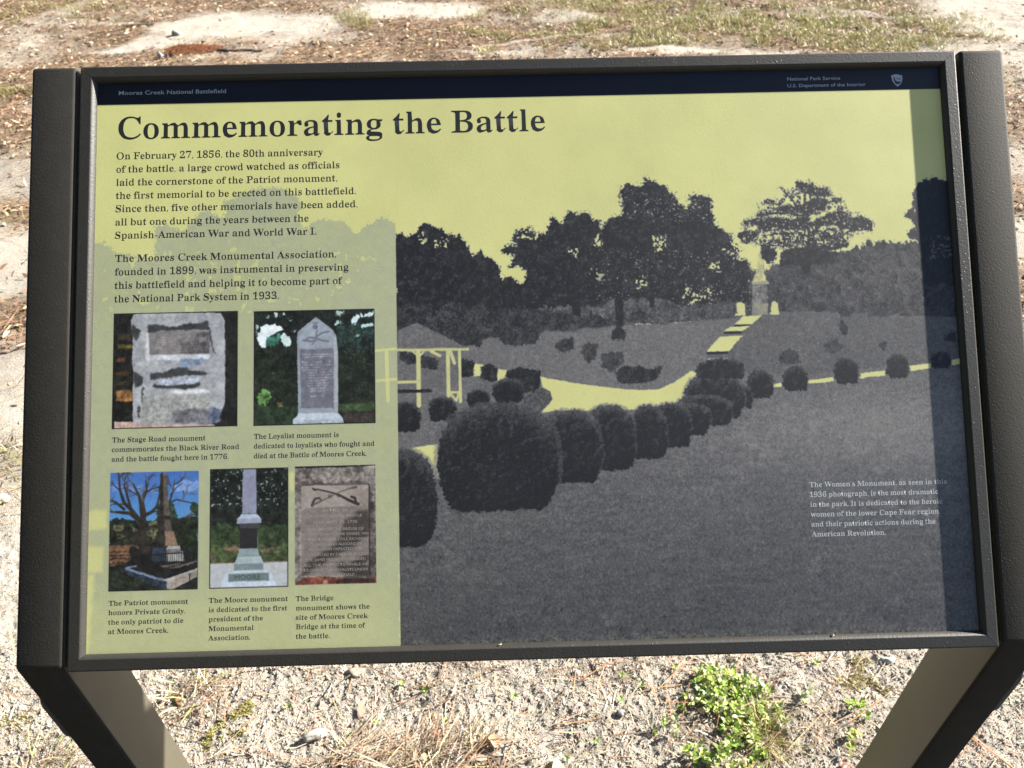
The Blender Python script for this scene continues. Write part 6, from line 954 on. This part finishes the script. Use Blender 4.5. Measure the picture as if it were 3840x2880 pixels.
# curled piece of red pine bark with a dark twig
bm = bmesh.new(); rows = []; K = 14
for k in range(K + 1):
    t = k / K; w = 0.068 * math.sin(math.pi * (0.08 + 0.86 * t)) ** 0.6 * (1 + 0.10 * math.sin(7 * t)); row = []
    for j in range(7):
        a = -1.1 + 2.2 * j / 6; row.append(bm.verts.new((t * 0.34 - 0.17, w * math.sin(a), w * 0.42 * math.cos(a) + 0.006 * math.sin(17 * t + 2 * j))))
    rows.append(row)
for k in range(K):
    for j in range(6): bm.faces.new((rows[k][j], rows[k][j + 1], rows[k + 1][j + 1], rows[k + 1][j]))
ret = bmesh.ops.solidify(bm, geom=list(bm.faces), thickness=0.006)
me = bm_mesh('pine_bark', bm, True); q = NT('red_bark'); q.base(q.mix(q.ramp(q.noise(60, 5, 0.7), (0.3, 0.0), (0.7, 1.0)), (0.10, 0.035, 0.018), (0.40, 0.17, 0.08))); o = link('pine_bark', me, q.set(0.85, 0.2, q.bump(q.noise(90, 4, 0.7), 0.01, 0.8)), None, (-1.83, 4.47, gz(-1.83, 4.47) + 0.004)); o.rotation_euler = (0.15, 0, 0.10); tag(o, 'curled red brown piece of pine bark behind the top rail', 'bark')
def twig(x, y, az, L, r, label):
    n = 9; v, f, c = [], [], []; ax = np.linspace(-L / 2, L / 2, n); wob = np.cumsum(rng.normal(0, r * 0.9, n)); rad = np.linspace(r, r * 0.5, n)
    V_ = [(ax[k], wob[k] + rad[k] * math.cos(a), rad[k] * (1 + math.sin(a))) for k in range(n) for a in np.linspace(0, TAU, 7)[:-1]]
    F_ = [(k * 6 + j, k * 6 + (j + 1) % 6, (k + 1) * 6 + (j + 1) % 6, (k + 1) * 6 + j) for k in range(n - 1) for j in range(6)]
    me = fast_mesh('twig', V_, F_, np.repeat([[0.10, 0.075, 0.055]], len(V_), 0), True); o = link('twig', me, LITTER, None, (x, y, gz(x, y) + 0.002)); o.rotation_euler = (0, 0, az); tag(o, label, 'twig')
twig(-1.55, 4.46, 0.03, 0.26, 0.010, 'dark twig lying at the right end of the red bark piece'); twig(2.05, 4.55, -0.35, 0.22, 0.010, 'dark twig in the grass behind the top rail'); twig(1.80, 4.95, -0.6, 0.10, 0.014, 'short thick dark twig in the grass further back'); twig(-2.33, 4.98, 0.1, 0.16, 0.012, 'dark twig beside the blackish leaf')
# leaf scraps caught on the lower rail
for xm, lab, col, rz in ((436.0, 'tiny tan leaf scrap caught on the bottom rail left of the middle', (0.30, 0.19, 0.10), 0.4), (776.0, 'tiny orange leaf scrap caught on the bottom rail right of the middle', (0.36, 0.19, 0.06), 1.3)):
    p = SLOPE @ Vector((xm / 1000, 0.6172, -0.0035)) + BASE; leaf(p.x, p.y, 0.0040, 0.0018, rz, 0.7, lab, col); o = bpy.data.objects[-1] if False else COL.objects[-1]; o.location = p
# unseen pine wood added behind and left of the reader to block sky light
vt, ft, ct = [], [], []; rw = np.random.default_rng(99); off = 0
for k in range(46):
    ang = math.radians(rw.uniform(-172, -86)); dist = rw.uniform(8.5, 22); tx0, ty0 = dist * math.cos(ang), dist * math.sin(ang); H_ = rw.uniform(13, 21); rt = H_ * 0.011
    a6 = np.arange(6) * TAU / 6
    for zz, rr_ in ((-0.2, rt), (H_ * 0.5, rt * 0.75), (H_ * 0.96, rt * 0.25)): vt.append(np.stack([tx0 + rr_ * np.cos(a6), ty0 + rr_ * np.sin(a6), np.full(6, zz)], 1)); ct.append(np.repeat([[0.10, 0.065, 0.045]], 6, 0))
    for lv_ in range(2): ft.append(np.array([(off + lv_ * 6 + j, off + lv_ * 6 + (j + 1) % 6, off + lv_ * 6 + 6 + (j + 1) % 6, off + lv_ * 6 + 6 + j) for j in range(6)]))
    off += 18; m = 420; t_ = rw.uniform(0.16, 1.0, m); rad_ = (2.9 * (1.02 - t_) ** 0.6 + 0.3) * np.sqrt(rw.random(m)); aa = rw.uniform(0, TAU, m); ce = np.stack([tx0 + rad_ * np.cos(aa), ty0 + rad_ * np.sin(aa), H_ * t_ + rw.normal(0, 0.3, m)], 1)
    u_ = rw.normal(0, 1, (m, 3)); u_ /= np.linalg.norm(u_, axis=1)[:, None]; w_ = np.cross(u_, rw.normal(0, 1, (m, 3))); w_ /= np.linalg.norm(w_, axis=1)[:, None]; sz_ = rw.uniform(0.30, 0.75, m)[:, None]
    vt.append(np.stack([ce - u_ * sz_, ce - w_ * sz_ * 0.5, ce + u_ * sz_, ce + w_ * sz_ * 0.5], 1).reshape(-1, 3)); ft.append(off + np.arange(m * 4).reshape(-1, 4)); ct.append(np.repeat(np.array([[0.045, 0.065, 0.022]]) * rw.uniform(0.6, 1.5, (m, 1)), 4, 0)); off += m * 4
o = link('added_woods', fast_mesh('added_woods', np.concatenate(vt), np.concatenate(ft), np.concatenate(ct)), LITTER); tag(o, 'pine wood added out of view behind the reader to block sky light', 'added_woods', kind='stuff')
